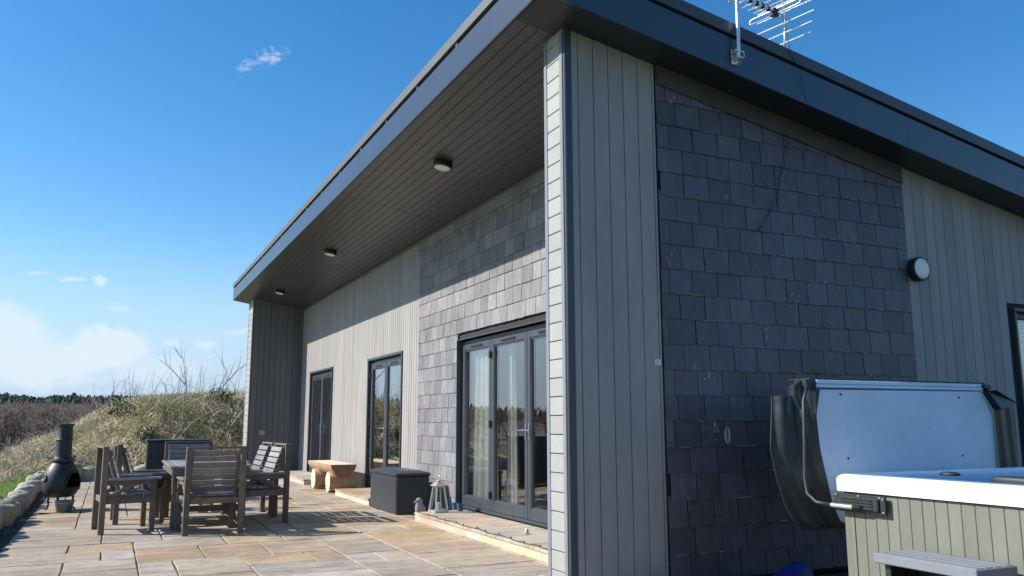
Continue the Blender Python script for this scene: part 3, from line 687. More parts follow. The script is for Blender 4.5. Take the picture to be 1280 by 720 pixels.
verge(RY0-.012, RY0+.03, RX0-.012, 13.96, .335, .44, 'verge_trim', 'anth'); verge(RY1-.03, RY1+.012, RX0-.012, 13.96, .335, .44, 'verge_trim', 'anth')
verge(RY0+.028, RY0+.04, RX0+.03, 13.9, .02, .42, 'verge_backing', 'soffit_gap')
yc = [RY0+.021, 10.31, 16.55, RY1-.021]; zb = roofz(RX0)
for i in range(3):
    G().box(RX0, RX0+.02, yc[i]+.002, yc[i+1]-.002, zb, zb+.30, c=.0015).build('fascia_panel', 'fascia', roof)
G().box(RX0+.026, RX0+.034, RY0+.03, RY1-.03, zb+.02, zb+.42).build('eaves_backing', 'soffit_gap', roof)
g = G(); g.box(RX0-.012, RX0+.03, RY0+.031, RY1-.031, zb+.342, zb+.445, c=.002); g.build('drip_trim', 'roof', roof)
y = RY0+.6
while y < RY1:
    G().box(RX0+.004, RX0+.026, y, y+.05, zb+.300, zb+.342).build('trim_bracket', 'anth', roof); y += 1.12
G().box(13.30, 13.5, GY+.3, RY1-.4, 0, roofz(13.4)).build('rear_wall', 'board', house)

# ------------------------------------------------------------------ lights on walls and soffit
def disc_light(name, M, R0, H, label, cat, group):
    e = empty(name); e.matrix_world = M
    g = G(); g.lathe([(0, 0), (R0*.86, 0), (R0*.97, .008), (R0, .02), (R0, H-.010), (R0*.97, H), (R0*.86, H+.002), (R0*.84, H-.006)], 32); g.build('lamp_housing', 'black', e, smooth=True, angle=40)
    g = G(); g.lathe([(R0*.85, H-.006), (R0*.85, H+.002), (R0*.75, H+.010), (R0*.4, H+.014), (0.0001, H+.015)], 32); g.build('diffuser', 'lampwhite', e, smooth=True)
    tag(e, label, cat, group); return e
tilt = math.atan(.175)
for (yy, lab) in ((8.99, 'round black soffit light nearest the corner post'), (14.70, 'round black soffit light, middle of the three'), (19.72, 'round black soffit light nearest the far wing wall')):
    z = roofz(3.385)
    M_ = Matrix.Translation((3.385, yy, z)) @ Matrix.Rotation(math.pi+tilt, 4, 'Y')
    disc_light('soffit_light', M_, .115, .075, lab, 'light', 'soffit lights under the roof')
disc_light('wall_light', Matrix.Translation((6.925, GY-.002, 2.70)) @ Matrix.Rotation(math.pi/2, 4, 'X'), .118, .085, 'round black wall light with white dome beside the slates', 'wall light', None)

# ------------------------------------------------------------------ patio paving
tag(G().box(4.37, 14.0, -8.0, 5.44, -.06, -.012).build('bounce_cut_yard', 'yard'), kind='structure')  # mostly unseen ground, added dark to keep bounce light off the gable
patio = G().box(-.93, 4.36, -5.0, 21.75, -.065, -.009).build('patio', 'joint'); tag(patio, kind='structure')
cell = .30; PX0, PX1, PY0, PY1 = -.90, 4.36, 4.35, 21.75
nxc, nyc = int((PX1-PX0)/cell), int((PY1-PY0)/cell); occ = np.zeros((nxc, nyc), bool); far = G(); stones = []
prng = random.Random(5)
def flag_geo(g, x0, x1, y0, y1, pr, local):
    j = .0075; xa, xb, ya, yb = x0+j, x1-j, y0+j, y1-j; mx_, my_ = (xa+xb)/2, (ya+yb)/2
    ring = []
    for (px_, py_) in ((xa, ya), (mx_, ya), (xb, ya), (xb, my_), (xb, yb), (mx_, yb), (xa, yb), (xa, my_)):
        ring.append((px_+pr.uniform(-.005, .005), py_+pr.uniform(-.005, .005)))
    tz = pr.uniform(-.0025, .0025); tx, ty = pr.uniform(-.003, .003), pr.uniform(-.003, .003)
    zt = lambda p, d: tz+tx*(p[0]-mx_)+ty*(p[1]-my_)-d
    inn = [(mx_+(p[0]-mx_)*(1-.009/(xb-xa)), my_+(p[1]-my_)*(1-.009/(yb-ya))) for p in ring]
    o = (mx_, my_) if local else (0, 0)
    v = [(p[0]-o[0], p[1]-o[1], zt(p, 0)) for p in inn]+[(p[0]-o[0], p[1]-o[1], zt(p, .004)) for p in ring]+[(p[0]-o[0], p[1]-o[1], -.03) for p in ring]
    fs = [tuple(range(8))]
    for i in range(8): k = (i+1) % 8; fs += [(i, 8+i, 8+k, k), (8+i, 16+i, 16+k, 8+k)]
    g.add(v, fs); return (mx_, my_)
sizes = [(3, 2), (3, 2), (2, 2), (2, 3), (2, 1), (3, 2), (1, 2), (2, 2), (3, 3)]
for jy in range(nyc):
    for ix in range(nxc):
        if occ[ix, jy]: continue
        opts = sizes[:]; prng.shuffle(opts); opts.append((1, 1))
        for (w, h) in opts:
            if ix+w <= nxc and jy+h <= nyc and not occ[ix:ix+w, jy:jy+h].any(): break
        occ[ix:ix+w, jy:jy+h] = True
        x0, y0 = PX0+ix*cell, PY0+jy*cell; x1, y1 = x0+w*cell, y0+h*cell
        if jy+h >= nyc: y1 = PY1
        if x0 > 4.4 and y0 > 5.5: continue
        if x1 > 4.36 and y0 > 5.7: x1 = 4.36
        if x1-x0 < .05: continue
        near = (y0 < 15.6 and y0 > 6.4 and x0 < 3.7)
        if near and len(stones) < 285:
            g = G(); c_ = flag_geo(g, x0, x1, y0, y1, prng, True); o = g.build('flagstone', 'stone', patio); o.location = (c_[0], c_[1], 0); stones.append(o)
        else: flag_geo(far, x0, x1, y0, y1, prng, False)
tag(far.build('paving', 'stone', patio), kind='stuff')
# unseen plain paving near the camera, cut back to limit bounce onto the gable
far2 = G(); pr = random.Random(9)
for ix in range(-1, 4):
    for jy in range(-5, 5):
        x0 = ix*.9+pr.choice((0, .3)); y0 = jy*.9-.25
        if y0+.9 < 4.36 and y0 > 1.2: far2.box(x0+.006, x0+.894, y0+.006, y0+.894, -.03, pr.uniform(-.003, .003), c=.004)
tag(far2.build('paving', 'stone', patio), kind='stuff')

# doorsteps
def doorstep(x0, y0, y1, label, tiles):
    e = empty('doorstep', ((x0+FX)/2, (y0+y1)/2, 0)); tag(e, label, 'doorstep', 'stone doorsteps along the facade'); M_ = Matrix.Translation(-e.location)
    g = G(); g.box(x0+.03, FX-.0, y0+.03, y1-.03, -.02, .078, M_); g.build('core', 'joint', e)
    y = y0
    pr = random.Random(int(y0*7))
    while y < y1-.05:
        w = min(pr.choice((.6, .9, .6, .45)), y1-y); w = y1-y if y1-y-w < .25 else w
        g = G(); g.box(x0-.012, FX-.001, y+.003, y+w-.003, .080, .110, M_, c=.004); g.build('step_tile', 'stone', e); y += w
    y = y0
    while y < y1-.05:
        w = min(pr.choice((.25, .45, .6, .9, .9)), y1-y); w = y1-y if y1-y-w < .2 else w
        g = G(); g.box(x0, x0+.028, y+.002, y+w-.002, .001, .079, M_, c=.002); g.build('riser_tile', 'riser', e); y += w
    for yy in (y0, y1-.028):
        g = G(); g.box(x0+.03, FX-.002, yy, yy+.028, .001, .079, M_, c=.002); g.build('riser_tile', 'riser', e)
doorstep(3.64, 6.3, 10.56, 'low sandstone doorstep under the wide patio doors', 0)
doorstep(3.64, 12.72, 14.85, 'low sandstone doorstep half hidden behind the storage box', 0)
doorstep(3.66, 17.6, 20.9, 'low sandstone doorstep behind the log bench', 0)

# string lights along the front edge of the nearest step
g = G(); pts = []; y = 10.55
while y > 6.4:
    pts.append((3.655+.02*math.sin(y*9), y, .116+.004*math.sin(y*23))); y -= .06
g.tube(pts, .0045, 5)
for i in range(3, len(pts), 5): g.tube([pts[i], (pts[i][0]-.012, pts[i][1]+.012, pts[i][2]+.020)], [.004, .006], 6)
tag(g.build('string_lights', 'cable'), 'dark string of tiny lights lying along the doorstep edge', 'string lights')

# ------------------------------------------------------------------ edging, gravel, lawn
def rock(name, mname, sx, sy, sz, seed, parent=None, top=.75, nu=14):
    r = random.Random(seed); g = G(); prof = []
    prof = [(.92, -.08), (1.0, .05), (1.02, .35), (.98, top), (.86, .92), (.55, 1.0), (.001, 1.02)]
    v = []; ph = [r.uniform(0, 6.28) for _ in range(4)]
    for (rr, z) in prof:
        for k in range(nu):
            th = 2*math.pi*k/nu; q = 1+.09*math.sin(2*th+ph[0])+.06*math.sin(3*th+ph[1]+z*2)+.05*math.sin(5*th+ph[2])+.02*r.uniform(-1, 1)
            v.append((rr*sx*.5*q*math.cos(th), rr*sy*.5*q*math.sin(th), z*sz+(.05*sz*math.sin(th+ph[3]) if z > .5 else 0)+r.uniform(-.01, .01)*(z > .1)))
    f = [(i*nu+k, i*nu+(k+1) % nu, (i+1)*nu+(k+1) % nu, (i+1)*nu+k) for i in range(len(prof)-1) for k in range(nu)]
    return G().add(v, f).build(name, mname, parent, smooth=True, angle=60)
ORD = 'first second third fourth fifth sixth seventh eighth ninth tenth eleventh twelfth thirteenth fourteenth fifteenth sixteenth seventeenth eighteenth nineteenth twentieth twenty-first twenty-second twenty-third twenty-fourth twenty-fifth twenty-sixth twenty-seventh twenty-eighth twenty-ninth thirtieth thirty-first thirty-second thirty-third thirty-fourth thirty-fifth thirty-sixth'.split()
row = []
y = 9.6; i = 0; pr = random.Random(3)
while y < 20.6:
    w = pr.uniform(.24, .48); hgt = pr.uniform(.19, .33)
    o = rock('edging_stone', 'edging', pr.uniform(.22, .32), w, hgt, 50+i, top=.86); o.location = (-1.20+.03*math.sin(y)+pr.uniform(-.03, .03)+.03*max(0, (y-19)), y+w/2, -.02); o.rotation_euler = (pr.uniform(-.08, .08), pr.uniform(-.1, .1), pr.uniform(-.2, .2))
    row.append(o); y += w*.97; i += 1
for q, o in enumerate(reversed(row)): tag(o, 'pale upright stone between lawn and gravel, %s counting from the bank corner' % ORD[q], 'edging stone', 'edging stones along the lawn side')
x = -1.02; q = 0
while x < 2.9:
    w = pr.uniform(.3, .58); hgt = pr.uniform(.28, .42)
    o = rock('edging_stone', 'edging', w, .3, hgt, 90+i, top=.8); o.location = (x+w/2, 20.95+.35*sstep(-1, .5, x)+pr.uniform(-.04, .04), -.02); o.rotation_euler = (pr.uniform(-.06, .06), 0, pr.uniform(-.15, .15))
    tag(o, 'squat rounded stone at the foot of the bank, %s counting from the chiminea' % ORD[q], 'edging stone', 'edging stones under the bank'); q += 1; x += w*.98; i += 1
tag(G().box(-1.30, -.932, -5, 21.0, -.06, -.016).build('gravel_strip', 'gravel'), kind='structure')
n = 7000; px_ = rng.uniform(-1.12, -.92, n); py_ = rng.uniform(7.5, 20.9, n); s_ = rng.uniform(.006, .016, n); pz_ = rng.uniform(-.016, .0, n)
oc = np.array([(1, 0, 0), (-1, 0, 0), (0, 1, 0), (0, -1, 0), (0, 0, .7), (0, 0, -.7)]); of = np.array([(0, 2, 4), (2, 1, 4), (1, 3, 4), (3, 0, 4), (2, 0, 5), (1, 2, 5), (3, 1, 5), (0, 3, 5)])
V = (oc[None]*s_[:, None, None]*rng.uniform(.6, 1.4, (n, 1, 3)))+np.stack([px_, py_, pz_], 1)[:, None]
tag(npmesh('pebbles', V.reshape(-1, 3), (of[None]+np.arange(n)[:, None, None]*6).reshape(-1, 3), 'gravel'), 'small dark pebbles filling the strip beside the edging stones', 'pebbles', kind='stuff')

def blades(name, x, y, z, ln, wd, lean, mats, label, cat, seed=0, mi=None, bend=.6, parent=None, clump=False):
    n = len(x); r = np.random.default_rng(seed); th = (r.uniform(0, 2*np.pi, n) if not clump else 2.2*hnoise(x*2.3+1, y*2.3)+4*hnoise(x*.8, y*.8+3)+r.normal(0, .75, n)); ph = r.uniform(0, 2*np.pi, n)
    up = np.stack([np.sin(lean)*np.cos(th), np.sin(lean)*np.sin(th), np.cos(lean)], 1)
    side = np.stack([np.cos(ph), np.sin(ph), np.zeros(n)], 1)*wd[:, None]*.5
    b = np.stack([x, y, z-.02], 1); m = b+up*ln[:, None]*.55
    out = np.stack([np.cos(th), np.sin(th), np.full(n, -.2)], 1); t = m+(up*(1-bend)+out*bend)*ln[:, None]*.45
    V = np.stack([b-side, b+side, m+side*.8, m-side*.8, t+side*.12, t-side*.12], 1).reshape(-1, 3)
    k = np.arange(n)[:, None]*6
    F = np.concatenate([k+np.array([0, 1, 2, 3]), k+np.array([3, 2, 4, 5])], 0)
    if mi is not None: mi = np.concatenate([mi, mi])
    o = npmesh(name, V, F, mats, parent, mi); tag(o, label, cat, kind='stuff'); return o
n = 26000; x = rng.uniform(-6.5, -1.32, n); y = 9+14*rng.random(n)**.8
blades('lawn_grass', x, y, ground_h(x, y), rng.uniform(.04, .10, n), rng.uniform(.006, .012, n), rng.uniform(0, .6, n), 'grass', 'short green lawn grass left of the edging stones', 'grass', 1)
# rough ground and bank
def dens(x, y): return ground_h(x, y)
n = 62000; x = rng.uniform(-8, 7.5, n); y = 22.15+rng.random(n)**.9*9.5
z = dens(x, y); hN = hnoise(x*.9+3, y*.9); hM = hnoise(x*.35-2, y*.5+1)
pn = hnoise(x*2.1+7, y*1.9-4)
green = (hM+.5*pn > .25) & (x > -2) & (x < 2.4) | (pn > .75) | ((x > -.6) & (x < 2.2) & (z > 1.5) & (rng.random(n) < .75)) | ((y < 23.2) & (x > 0) & (rng.random(n) < .35)) | ((x < -2.6) & (y > 24.5) & (rng.random(n) < .8))
brown = ((x < -.5) & (y < 26) & (rng.random(n) < .65) | (pn < -.45)) & ~green
mi = np.where(green, 1, np.where(brown | (rng.random(n) < .22), 2, 0))
keep = ((x > -2.6) | (y > 22.9)) & (rng.random(n) < np.clip(.60+.55*hN, .12, 1)); x, y, z, mi, hN = x[keep], y[keep], z[keep], mi[keep], hN[keep]; n = len(x)
ln = rng.uniform(.09, .32, n)*np.where(mi == 1, .62, 1)*(1+.35*hN); ln = np.clip(ln, .08, .7)
blades('bank_grass', x, y, z, ln, rng.uniform(.010, .024, n), rng.uniform(.1, 1.15, n), ['straw', 'mossy', 'straw2'], 'tangled dry grass and weeds covering the bank behind the patio', 'grass', 2, mi, clump=True)
# arching brambles and dead stems
bm_ = G(); pr = random.Random(21)
def arc(g, x, y, z, ln, az_, el0, droop, r, seg=6, nn=3):
    p = Vector((x, y, z)); d = Vector((math.cos(az_)*math.cos(el0), math.sin(az_)*math.cos(el0), math.sin(el0))); pts = [tuple(p)]
    for k in range(seg): p = p+d*ln/seg; d = (d+Vector((pr.uniform(-.12, .12), pr.uniform(-.12, .12), -droop/seg))).normalized(); pts.append(tuple(p))
    g.tube(pts, [r*(1-.8*k/seg) for k in range(seg+1)], nn, cap=False); return pts
for k in range(1200):
    x = pr.uniform(-4.5, 7.2); y = pr.uniform(22.6, 27.0); arc(bm_, x, y, hv(x, y)-.03, pr.uniform(.4, 1.3), pr.uniform(0, 6.28), pr.uniform(.5, 1.4), pr.uniform(.8, 2.4), pr.uniform(.004, .010))
tag(bm_.build('bramble_stems', 'stem'), 'pale arching bramble stems tangled through the grass of the bank', 'brambles', kind='stuff')
# thin stalks standing on the crest
st = G()
for k in range(60):
    x = pr.choice((pr.uniform(-.6, 5.6), pr.gauss(.6, .35), pr.gauss(2.5, .5))); y = pr.uniform(27.6, 29.5); arc(st, x, y, hv(x, y)-.05, pr.uniform(.35, 1.25), pr.uniform(0, 6.28), pr.uniform(1.35, 1.55), .1, pr.uniform(.006, .010), 4)
tag(st.build('dead_stalks', 'trunk'), 'thin upright dead stalks along the crest of the bank', 'stalks', kind='stuff')
# two bare saplings
def sapling(x, y, stems, label):
    z = hv(x, y)-.05; e = empty('bare_sapling', (x, y, z)); tag(e, label, 'sapling', 'bare saplings on the bank')
    g = G(); tw = G()
    for st_ in stems:
        pts = [Vector(p)-Vector((x, y, z)) for p in st_]; m = len(pts)
        g.tube(pts, [.015*(1-.72*k/(m-1)) for k in range(m)], 5)
        for k in range(1, m-1):
            for q in range(3):
                b = pts[k].lerp(pts[k+1], pr.random()); dr = (pts[k+1]-pts[k]).normalized()+Vector((pr.uniform(-.8, .8), pr.uniform(-.6, .6), pr.uniform(-.1, .6))); dr.normalize(); l_ = pr.uniform(.25, .6)
                mid = b+dr*l_*.5+Vector((0, 0, .04)); tw.tube([b, mid, b+dr*l_+Vector((0, 0, .12))], [.006, .004, .002], 3, cap=False)
    g.build('trunk', 'bark', e); tw.build('twigs', 'bark', e)
sapling(1.75, 24.6, [[(1.75, 24.6, .9), (1.78, 24.7, 1.6), (1.80, 24.8, 2.4), (1.72, 24.9, 3.0), (1.45, 24.9, 3.35)], [(1.80, 24.8, 2.3), (1.45, 24.8, 2.7), (1.10, 24.9, 3.0)]], 'thin bare sapling rising straight up the middle of the bank')
sapling(1.95, 24.9, [[(1.95, 24.9, .9), (2.3, 25.0, 1.55), (2.75, 25.1, 2.2), (3.2, 25.1, 2.75), (3.75, 25.2, 3.15), (4.0, 25.2, 3.4)], [(2.7, 25.1, 2.15), (2.9, 25.1, 2.7), (2.75, 25.1, 3.0)], [(2.9, 25.1, 2.35), (3.15, 25.1, 3.1)]], 'bare leaning sapling branching towards the house on the bank')
# small green bush at the foot of the slope
def leafclump(name, cx, cy, cz, r, n, mname, label, cat, sq=.7):
    d = rng.normal(size=(n, 3)); d /= np.linalg.norm(d, axis=1)[:, None]; rad = r*rng.random(n)**.4*(1+.25*np.sin(d[:, 0]*5+d[:, 2]*4)); c = d*rad[:, None]*np.array([1, 1, sq])+np.array([cx, cy, cz])
    a_ = rng.normal(size=(n, 3)); a_ /= np.linalg.norm(a_, axis=1)[:, None]; b_ = np.cross(a_, rng.normal(size=(n, 3))); b_ /= np.linalg.norm(b_, axis=1)[:, None]; s = rng.uniform(.02, .05, n)[:, None]
    V = np.stack([c-a_*s, c+b_*s*.6, c+a_*s, c-b_*s*.6], 1).reshape(-1, 3); o = npmesh(name, V, np.arange(n)[:, None]*4+np.arange(4), mname); return tag(o, label, cat)
leafclump('green_bush', -3.45, 31.0, hv(-3.45, 31)+.25, .48, 1600, 'bush', 'small bright green bush where the lawn meets the rough slope', 'bush')
cs_ = []
for (bx, by, br, nb_) in ((1.6, 23.3, .42, 900), (2.3, 23.6, .35, 600), (.9, 24.4, .3, 400), (3.3, 24.6, .38, 500), (-1.0, 24.0, .3, 350), (4.6, 24.0, .4, 500), (.2, 26.0, .35, 350), (2.9, 26.2, .3, 300)):
    d = rng.normal(size=(nb_, 3)); d /= np.linalg.norm(d, axis=1)[:, None]; cs_.append(d*(br*rng.random(nb_)**.45)[:, None]*np.array([1.25, 1, .75])+np.array([bx, by, hv(bx, by)+.12]))
c = np.concatenate(cs_); n = len(c); a_ = rng.normal(size=(n, 3)); a_ /= np.linalg.norm(a_, axis=1)[:, None]; b_ = np.cross(a_, rng.normal(size=(n, 3))); b_ /= np.linalg.norm(b_, axis=1)[:, None]; q = rng.uniform(.018, .045, n)[:, None]
tag(npmesh('bramble_leaves', np.stack([c-a_*q, c+b_*q*.6, c+a_*q, c-b_*q*.6], 1).reshape(-1, 3), np.arange(n)[:, None]*4+np.arange(4), 'bramble'), 'dark green bramble leaves in patches over the bank', 'brambles', kind='stuff')
# field fence far left
fe = empty('field_fence', (-9, 58, hv(-9, 58))); tag(fe, 'low dark post and rail fence along the edge of the far field', 'fence')
for k in range(16):
    x = -20+k*1.9; y = 58-x*.05; z = hv(x, y); G().box(x-.06, x+.06, y-.06, y+.06, z-.1, z+1.05, Matrix.Translation(-fe.location)).build('post', 'trunk', fe)
    if k < 15:
        x2 = x+1.9; y2 = 58-x2*.05; g = G()
        for hh in (.45, .9): g.tube([Vector((x, y-.07, z+hh))-fe.location, Vector((x2, y2-.07, hv(x2, y2)+hh))-fe.location], .05, 4)
        g.build('rail', 'trunk', fe)

# ------------------------------------------------------------------ far woods
def bare_tree(seed, H, nb, full=True):
    """numpy triangles: trunk + limbs + twig slivers"""
    r = random.Random(seed); tr = G(); tw = []
    tr.tube([(0, 0, -.3), (r.uniform(-.1, .1), 0, H*.3), (r.uniform(-.3, .3), r.uniform(-.3, .3), H*.62), (r.uniform(-.4, .4), 0, H*.88)], [H*.020, H*.015, H*.009, H*.003], 4, cap=False)
    for k in range(nb):
        z0 = H*r.uniform(.22, .8); a_ = r.uniform(0, 6.28); l_ = H*r.uniform(.18, .36)*(1.1-z0/H*.6); d = Vector((math.cos(a_)*.75, math.sin(a_)*.75, .75))
        p0 = Vector((0, 0, z0)); p1 = p0+d*l_*.5; p2 = p1+(d+Vector((0, 0, .4)))*l_*.5; tr.tube([p0, p1, p2], [H*.007, H*.004, H*.0015], 3, cap=False)
        for q in range(11):
            b = p0.lerp(p2, r.uniform(.3, 1)); dd = Vector((r.uniform(-1, 1), r.uniform(-1, 1), r.uniform(.1, 1.3))).normalized(); ll = H*r.uniform(.06, .14); s = dd.cross(Vector((r.uniform(-1, 1), r.uniform(-1, 1), .3))).normalized()*H*.006
            tw.append((tuple(b-s), tuple(b+s), tuple(b+dd*ll)))
    return tr, tw
def tris_of(g, tw):
    V = list(g.v); Fq = []
    for f in g.f:
        for i in range(1, len(f)-1): Fq.append((f[0], f[i], f[i+1]))
    m = [0]*len(Fq)
    for t_ in tw: k = len(V); V += t_; Fq.append((k, k+1, k+2)); m.append(1)
    return np.array(V), np.array(Fq), np.array(m)
def conifer(seed, H):
    r = random.Random(seed); V = []; Fq = []; rnd = seed % 2; wd = r.uniform(.15, .24)
    nl = 7
    for k in range(nl):
        z = H*(.12+.86*k/nl); R_ = (H*wd*.8*(1-k/nl)**.9+.02*H) if not rnd else H*.19*math.sin(math.pi*(.25+.72*k/nl))+.02*H
        for q in range(8):
            a_ = q/8*6.28+r.uniform(-.4, .4); w = .5; rr = R_*r.uniform(.7, 1.2); z1 = z-H*.05*r.uniform(.4, 1.4); zz = z+H*.12
            b = len(V); V += [(0, 0, zz), (rr*math.cos(a_-w), rr*math.sin(a_-w), z1), (rr*1.15*math.cos(a_), rr*1.15*math.sin(a_), z1+H*.02), (rr*math.cos(a_+w), rr*math.sin(a_+w), z1-H*.01)]
            Fq += [(b, b+1, b+2), (b, b+2, b+3)]
    V += [(-.15, 0, -1), (.15, 0, -1), (0, 0, H*.9)]; Fq.append((len(V)-3, len(V)-2, len(V)-1))
    return np.array(V), np.array(Fq), np.zeros(len(Fq), int)
def forest(name, protos, pts, scales, mats, label, cat):
    Vs, Fs, Ms = [], [], []; k = 0
    for i, ((x, y), s) in enumerate(zip(pts, scales)):
        v, f, m = protos[i % len(protos)]; a_ = rng.uniform(0, 6.28); c, sn = math.cos(a_), math.sin(a_)
        Vs.append(np.stack([(v[:, 0]*c-v[:, 1]*sn)*s*1.05+x, (v[:, 0]*sn+v[:, 1]*c)*s*1.05+y, v[:, 2]*s+hv(x, y)], 1)); Fs.append(f+k); Ms.append(m); k += len(v)
    return tag(npmesh(name, np.concatenate(Vs), np.concatenate(Fs), mats, mi=np.concatenate(Ms)), label, cat, kind='stuff')
BT = [tris_of(*bare_tree(200+k, 1.0, 15)) for k in range(6)]
CT = [conifer(300+k, 1.0) for k in range(9)]
def pol(az_, r_): return (r_*math.sin(R(az_)), r_*math.cos(R(az_)))
pts, sc = [], []
for k in range(1900):
    r_ = 104+pr.random()**.7*235; a_ = pr.uniform(-9, 3.5) if k < 1450 else pr.uniform(-75, -9)
    p_ = pol(a_, r_); pts.append(p_); sc.append(min(pr.uniform(5.5, 9.5), max(2.2, (1.25+r_*math.tan(R(pr.uniform(1.0, 1.45)))-hv(*p_))/1.12)))
forest('bare_woods', BT, pts, sc, ['trunk', 'twigs'], 'brown leafless woodland filling the valley side', 'woods')
pts, sc = [], []
for k in range(6500):
    a_ = pr.uniform(-9, 9) if k < 5000 else pr.uniform(-80, -9)
    r_ = pr.uniform(318+10*math.sin(a_*3), 446); pts.append(pol(a_, r_)); sc.append(pr.uniform(3.2, 5.9)*(1.0+.09*math.sin(a_*2.1+.6)+.06*math.sin(a_*5.3))*(1 if a_ > -15 else .8)*(1 if a_ < 0 else .82))
for k in range(220):
    q_ = pr.choice((-5.6, -4.1, -2.6, -.6, .6)); pts.append(pol(pr.gauss(q_, .28), pr.uniform(262, 335))); sc.append(pr.uniform(3.5, 6))
forest('conifer_woods', CT, pts, sc, ['conifer'], 'dark green conifer plantation along the far ridge', 'woods')
# nearer trees one can tell apart
bmesh_ = []
for k in range(4):
    v, f, m = tris_of(*bare_tree(400+k, 1.0, 20)); me = npmesh('bare_tree', v, f, ['trunk', 'twigs'], mi=m); bmesh_.append(me.data); bpy.data.objects.remove(me)
for k in range(30):
    a_ = -7+k*.31+pr.uniform(-.1, .1); r_ = pr.uniform(92, 110); x, y = pol(a_, r_)
    e = empty('bare_tree', (x, y, hv(x, y))); o = link('tree_wood', bmesh_[k % 4], e); s = pr.uniform(4.6, 6.6); o.scale = (s, s, s); o.rotation_euler = (0, 0, pr.uniform(0, 6))
    s = min(s, 5.6); o.scale = (s, s, s); tag(e, 'slender leafless tree at the near edge of the brown woods', 'tree', 'bare trees at the edge of the woods')

# ------------------------------------------------------------------ garden chairs and table
def copy_thing(root):
    r = root.copy(); COL.objects.link(r)
    for ch_ in list(root.children):
        c = ch_.copy(); COL.objects.link(c); c.parent = r
        for g_ in ch_.children: d = g_.copy(); COL.objects.link(d); d.parent = c
    return r
def make_chair():
    e = empty('garden_chair'); P = lambda nm, g, ma='timber': g.build(nm, ma, e)
    for sx in (-1, 1):
        P('leg', G().box(sx*.302-.031, sx*.302+.031, -.305, -.240, 0, .962, c=.004)); P('leg', G().box(sx*.302-.028, sx*.302+.028, .235, .295, 0, .598, c=.004))
        P('armrest', G().box(sx*.310-.040, sx*.310+.040, -.238, .345, .600, .630, c=.006), 'timber_top')
        P('side_rail', G().box(sx*.305-.018, sx*.305+.018, -.24, .235, .335, .415, c=.004))
        P('arm_rail', G().box(sx*.305-.016, sx*.305+.016, -.24, .235, .545, .599, c=.003))
        g = G(); v0, v1 = Vector((sx*.298, -.235, .40)), Vector((sx*.298, .08, .565)); d = (v1-v0); an = math.atan2(d.z, d.y)
        g.box(-.012, .012, 0, d.length, -.022, .022, Matrix.Translation(v0) @ Matrix.Rotation(an, 4, 'X'), c=.003); P('brace', g)
        # sloping back stile
        v0, v1 = Vector((sx*.262, -.075, .36)), Vector((sx*.262, -.245, .945)); d = v1-v0; an = math.atan2(d.z, d.y)
        P('back_stile', G().box(-.018, .018, 0, d.length, -.022, .022, Matrix.Translation(v0) @ Matrix.Rotation(an, 4, 'X'), c=.003))
    P('top_rail', G().box(-.33, .33, -.308, -.238, .9625, .985, c=.004))
    P('back_rail', G().box(-.28, .28, -.285, -.255, .345, .41, c=.003)); P('front_rail', G().box(-.28, .28, .245, .275, .335, .415, c=.003))
    for k in range(5): P('seat_slat', G().box(-.275, .275, -.145+k*.079, -.145+k*.079+.068, .418+.004*k, .440+.004*k, c=.004), 'timber_top')
    v0, v1 = Vector((0, -.075, .46)), Vector((0, -.245, .945)); d = v1-v0; an = math.atan2(d.z, d.y)
    for k in range(7):
        t = .0+k*(d.length-.005)/7; P('back_slat', G().box(-.282, .282, t, t+.060, -.041, -.0235, Matrix.Translation(v0) @ Matrix.Rotation(an, 4, 'X'), c=.003), 'timber_top')
    return e
ch0 = make_chair()
C_ = [((.213, 11.19, 0), -83, 'weathered wooden armchair at the left of the table, nearest the camera'),
      ((.394, 12.16, 0), -87.5, 'weathered wooden armchair at the left of the table, beside the far end'),
      ((1.117, 10.60, 0), 4, 'weathered wooden armchair with its slatted back to the camera'),
      ((1.815, 11.47, 0), 93, 'wooden armchair right of the table with sunlit slats, nearer one'),
      ((1.775, 12.26, 0), 92, 'wooden armchair right of the table with sunlit slats, farther one'),
      ((1.09, 13.32, 0), 180, 'wooden armchair at the far head of the table, facing the camera')]
for i, (p, a_, lab) in enumerate(C_):
    c = ch0 if i == 0 else copy_thing(ch0); c.location = p; c.rotation_euler = (0, 0, R(a_)); tag(c, lab, 'chair', 'wooden garden armchairs round the table')
tb = empty('garden_table', (1.14, 11.75, 0)); tag(tb, 'weathered wooden garden table with slatted top between six armchairs', 'table')
for k in range(9):
    x = -.465+k*.104; G().box(x, x+.098, -.93, .93, .722, .748, c=.004).build('top_slat', 'timber_top', tb)
for (a_, b_, c_, d_) in ((-.44, .44, -.90, -.862), (-.44, .44, .862, .90), (-.44, -.402, -.862, .862), (.402, .44, -.862, .862)): G().box(a_, b_, c_, d_, .635, .7215, c=.003).build('apron', 'timber', tb)
for sx in (-.385, .385):
    for sy in (-.78, .78): G().box(sx-.04, sx+.04, sy-.04, sy+.04, 0, .72, c=.005).build('leg', 'timber', tb)
G().box(-.345, .345, -.80, -.76, .20, .27, c=.003).build('stretcher', 'timber', tb); G().box(-.345, .345, .76, .80, .20, .27, c=.003).build('stretcher', 'timber', tb); G().box(-.03, .03, -.76, .76, .20, .27, c=.003).build('stretcher', 'timber', tb)
# black bolster lying on the second left chair's seat front
g = G(); g.lathe([(0, -.13), (.05, -.13), (.072, -.115), (.078, -.09), (.078, .09), (.072, .115), (.05, .13), (0, .13)], 20, T(0, 0, 0, 0, math.pi/2, 0))
o = g.build('bolster', 'black', None, smooth=True, angle=40); o.location = (.60, 11.62, .515); o.rotation_euler = (0, 0, R(80)); tag(o, 'round black bolster cushion lying beside the table on a left chair', 'cushion')
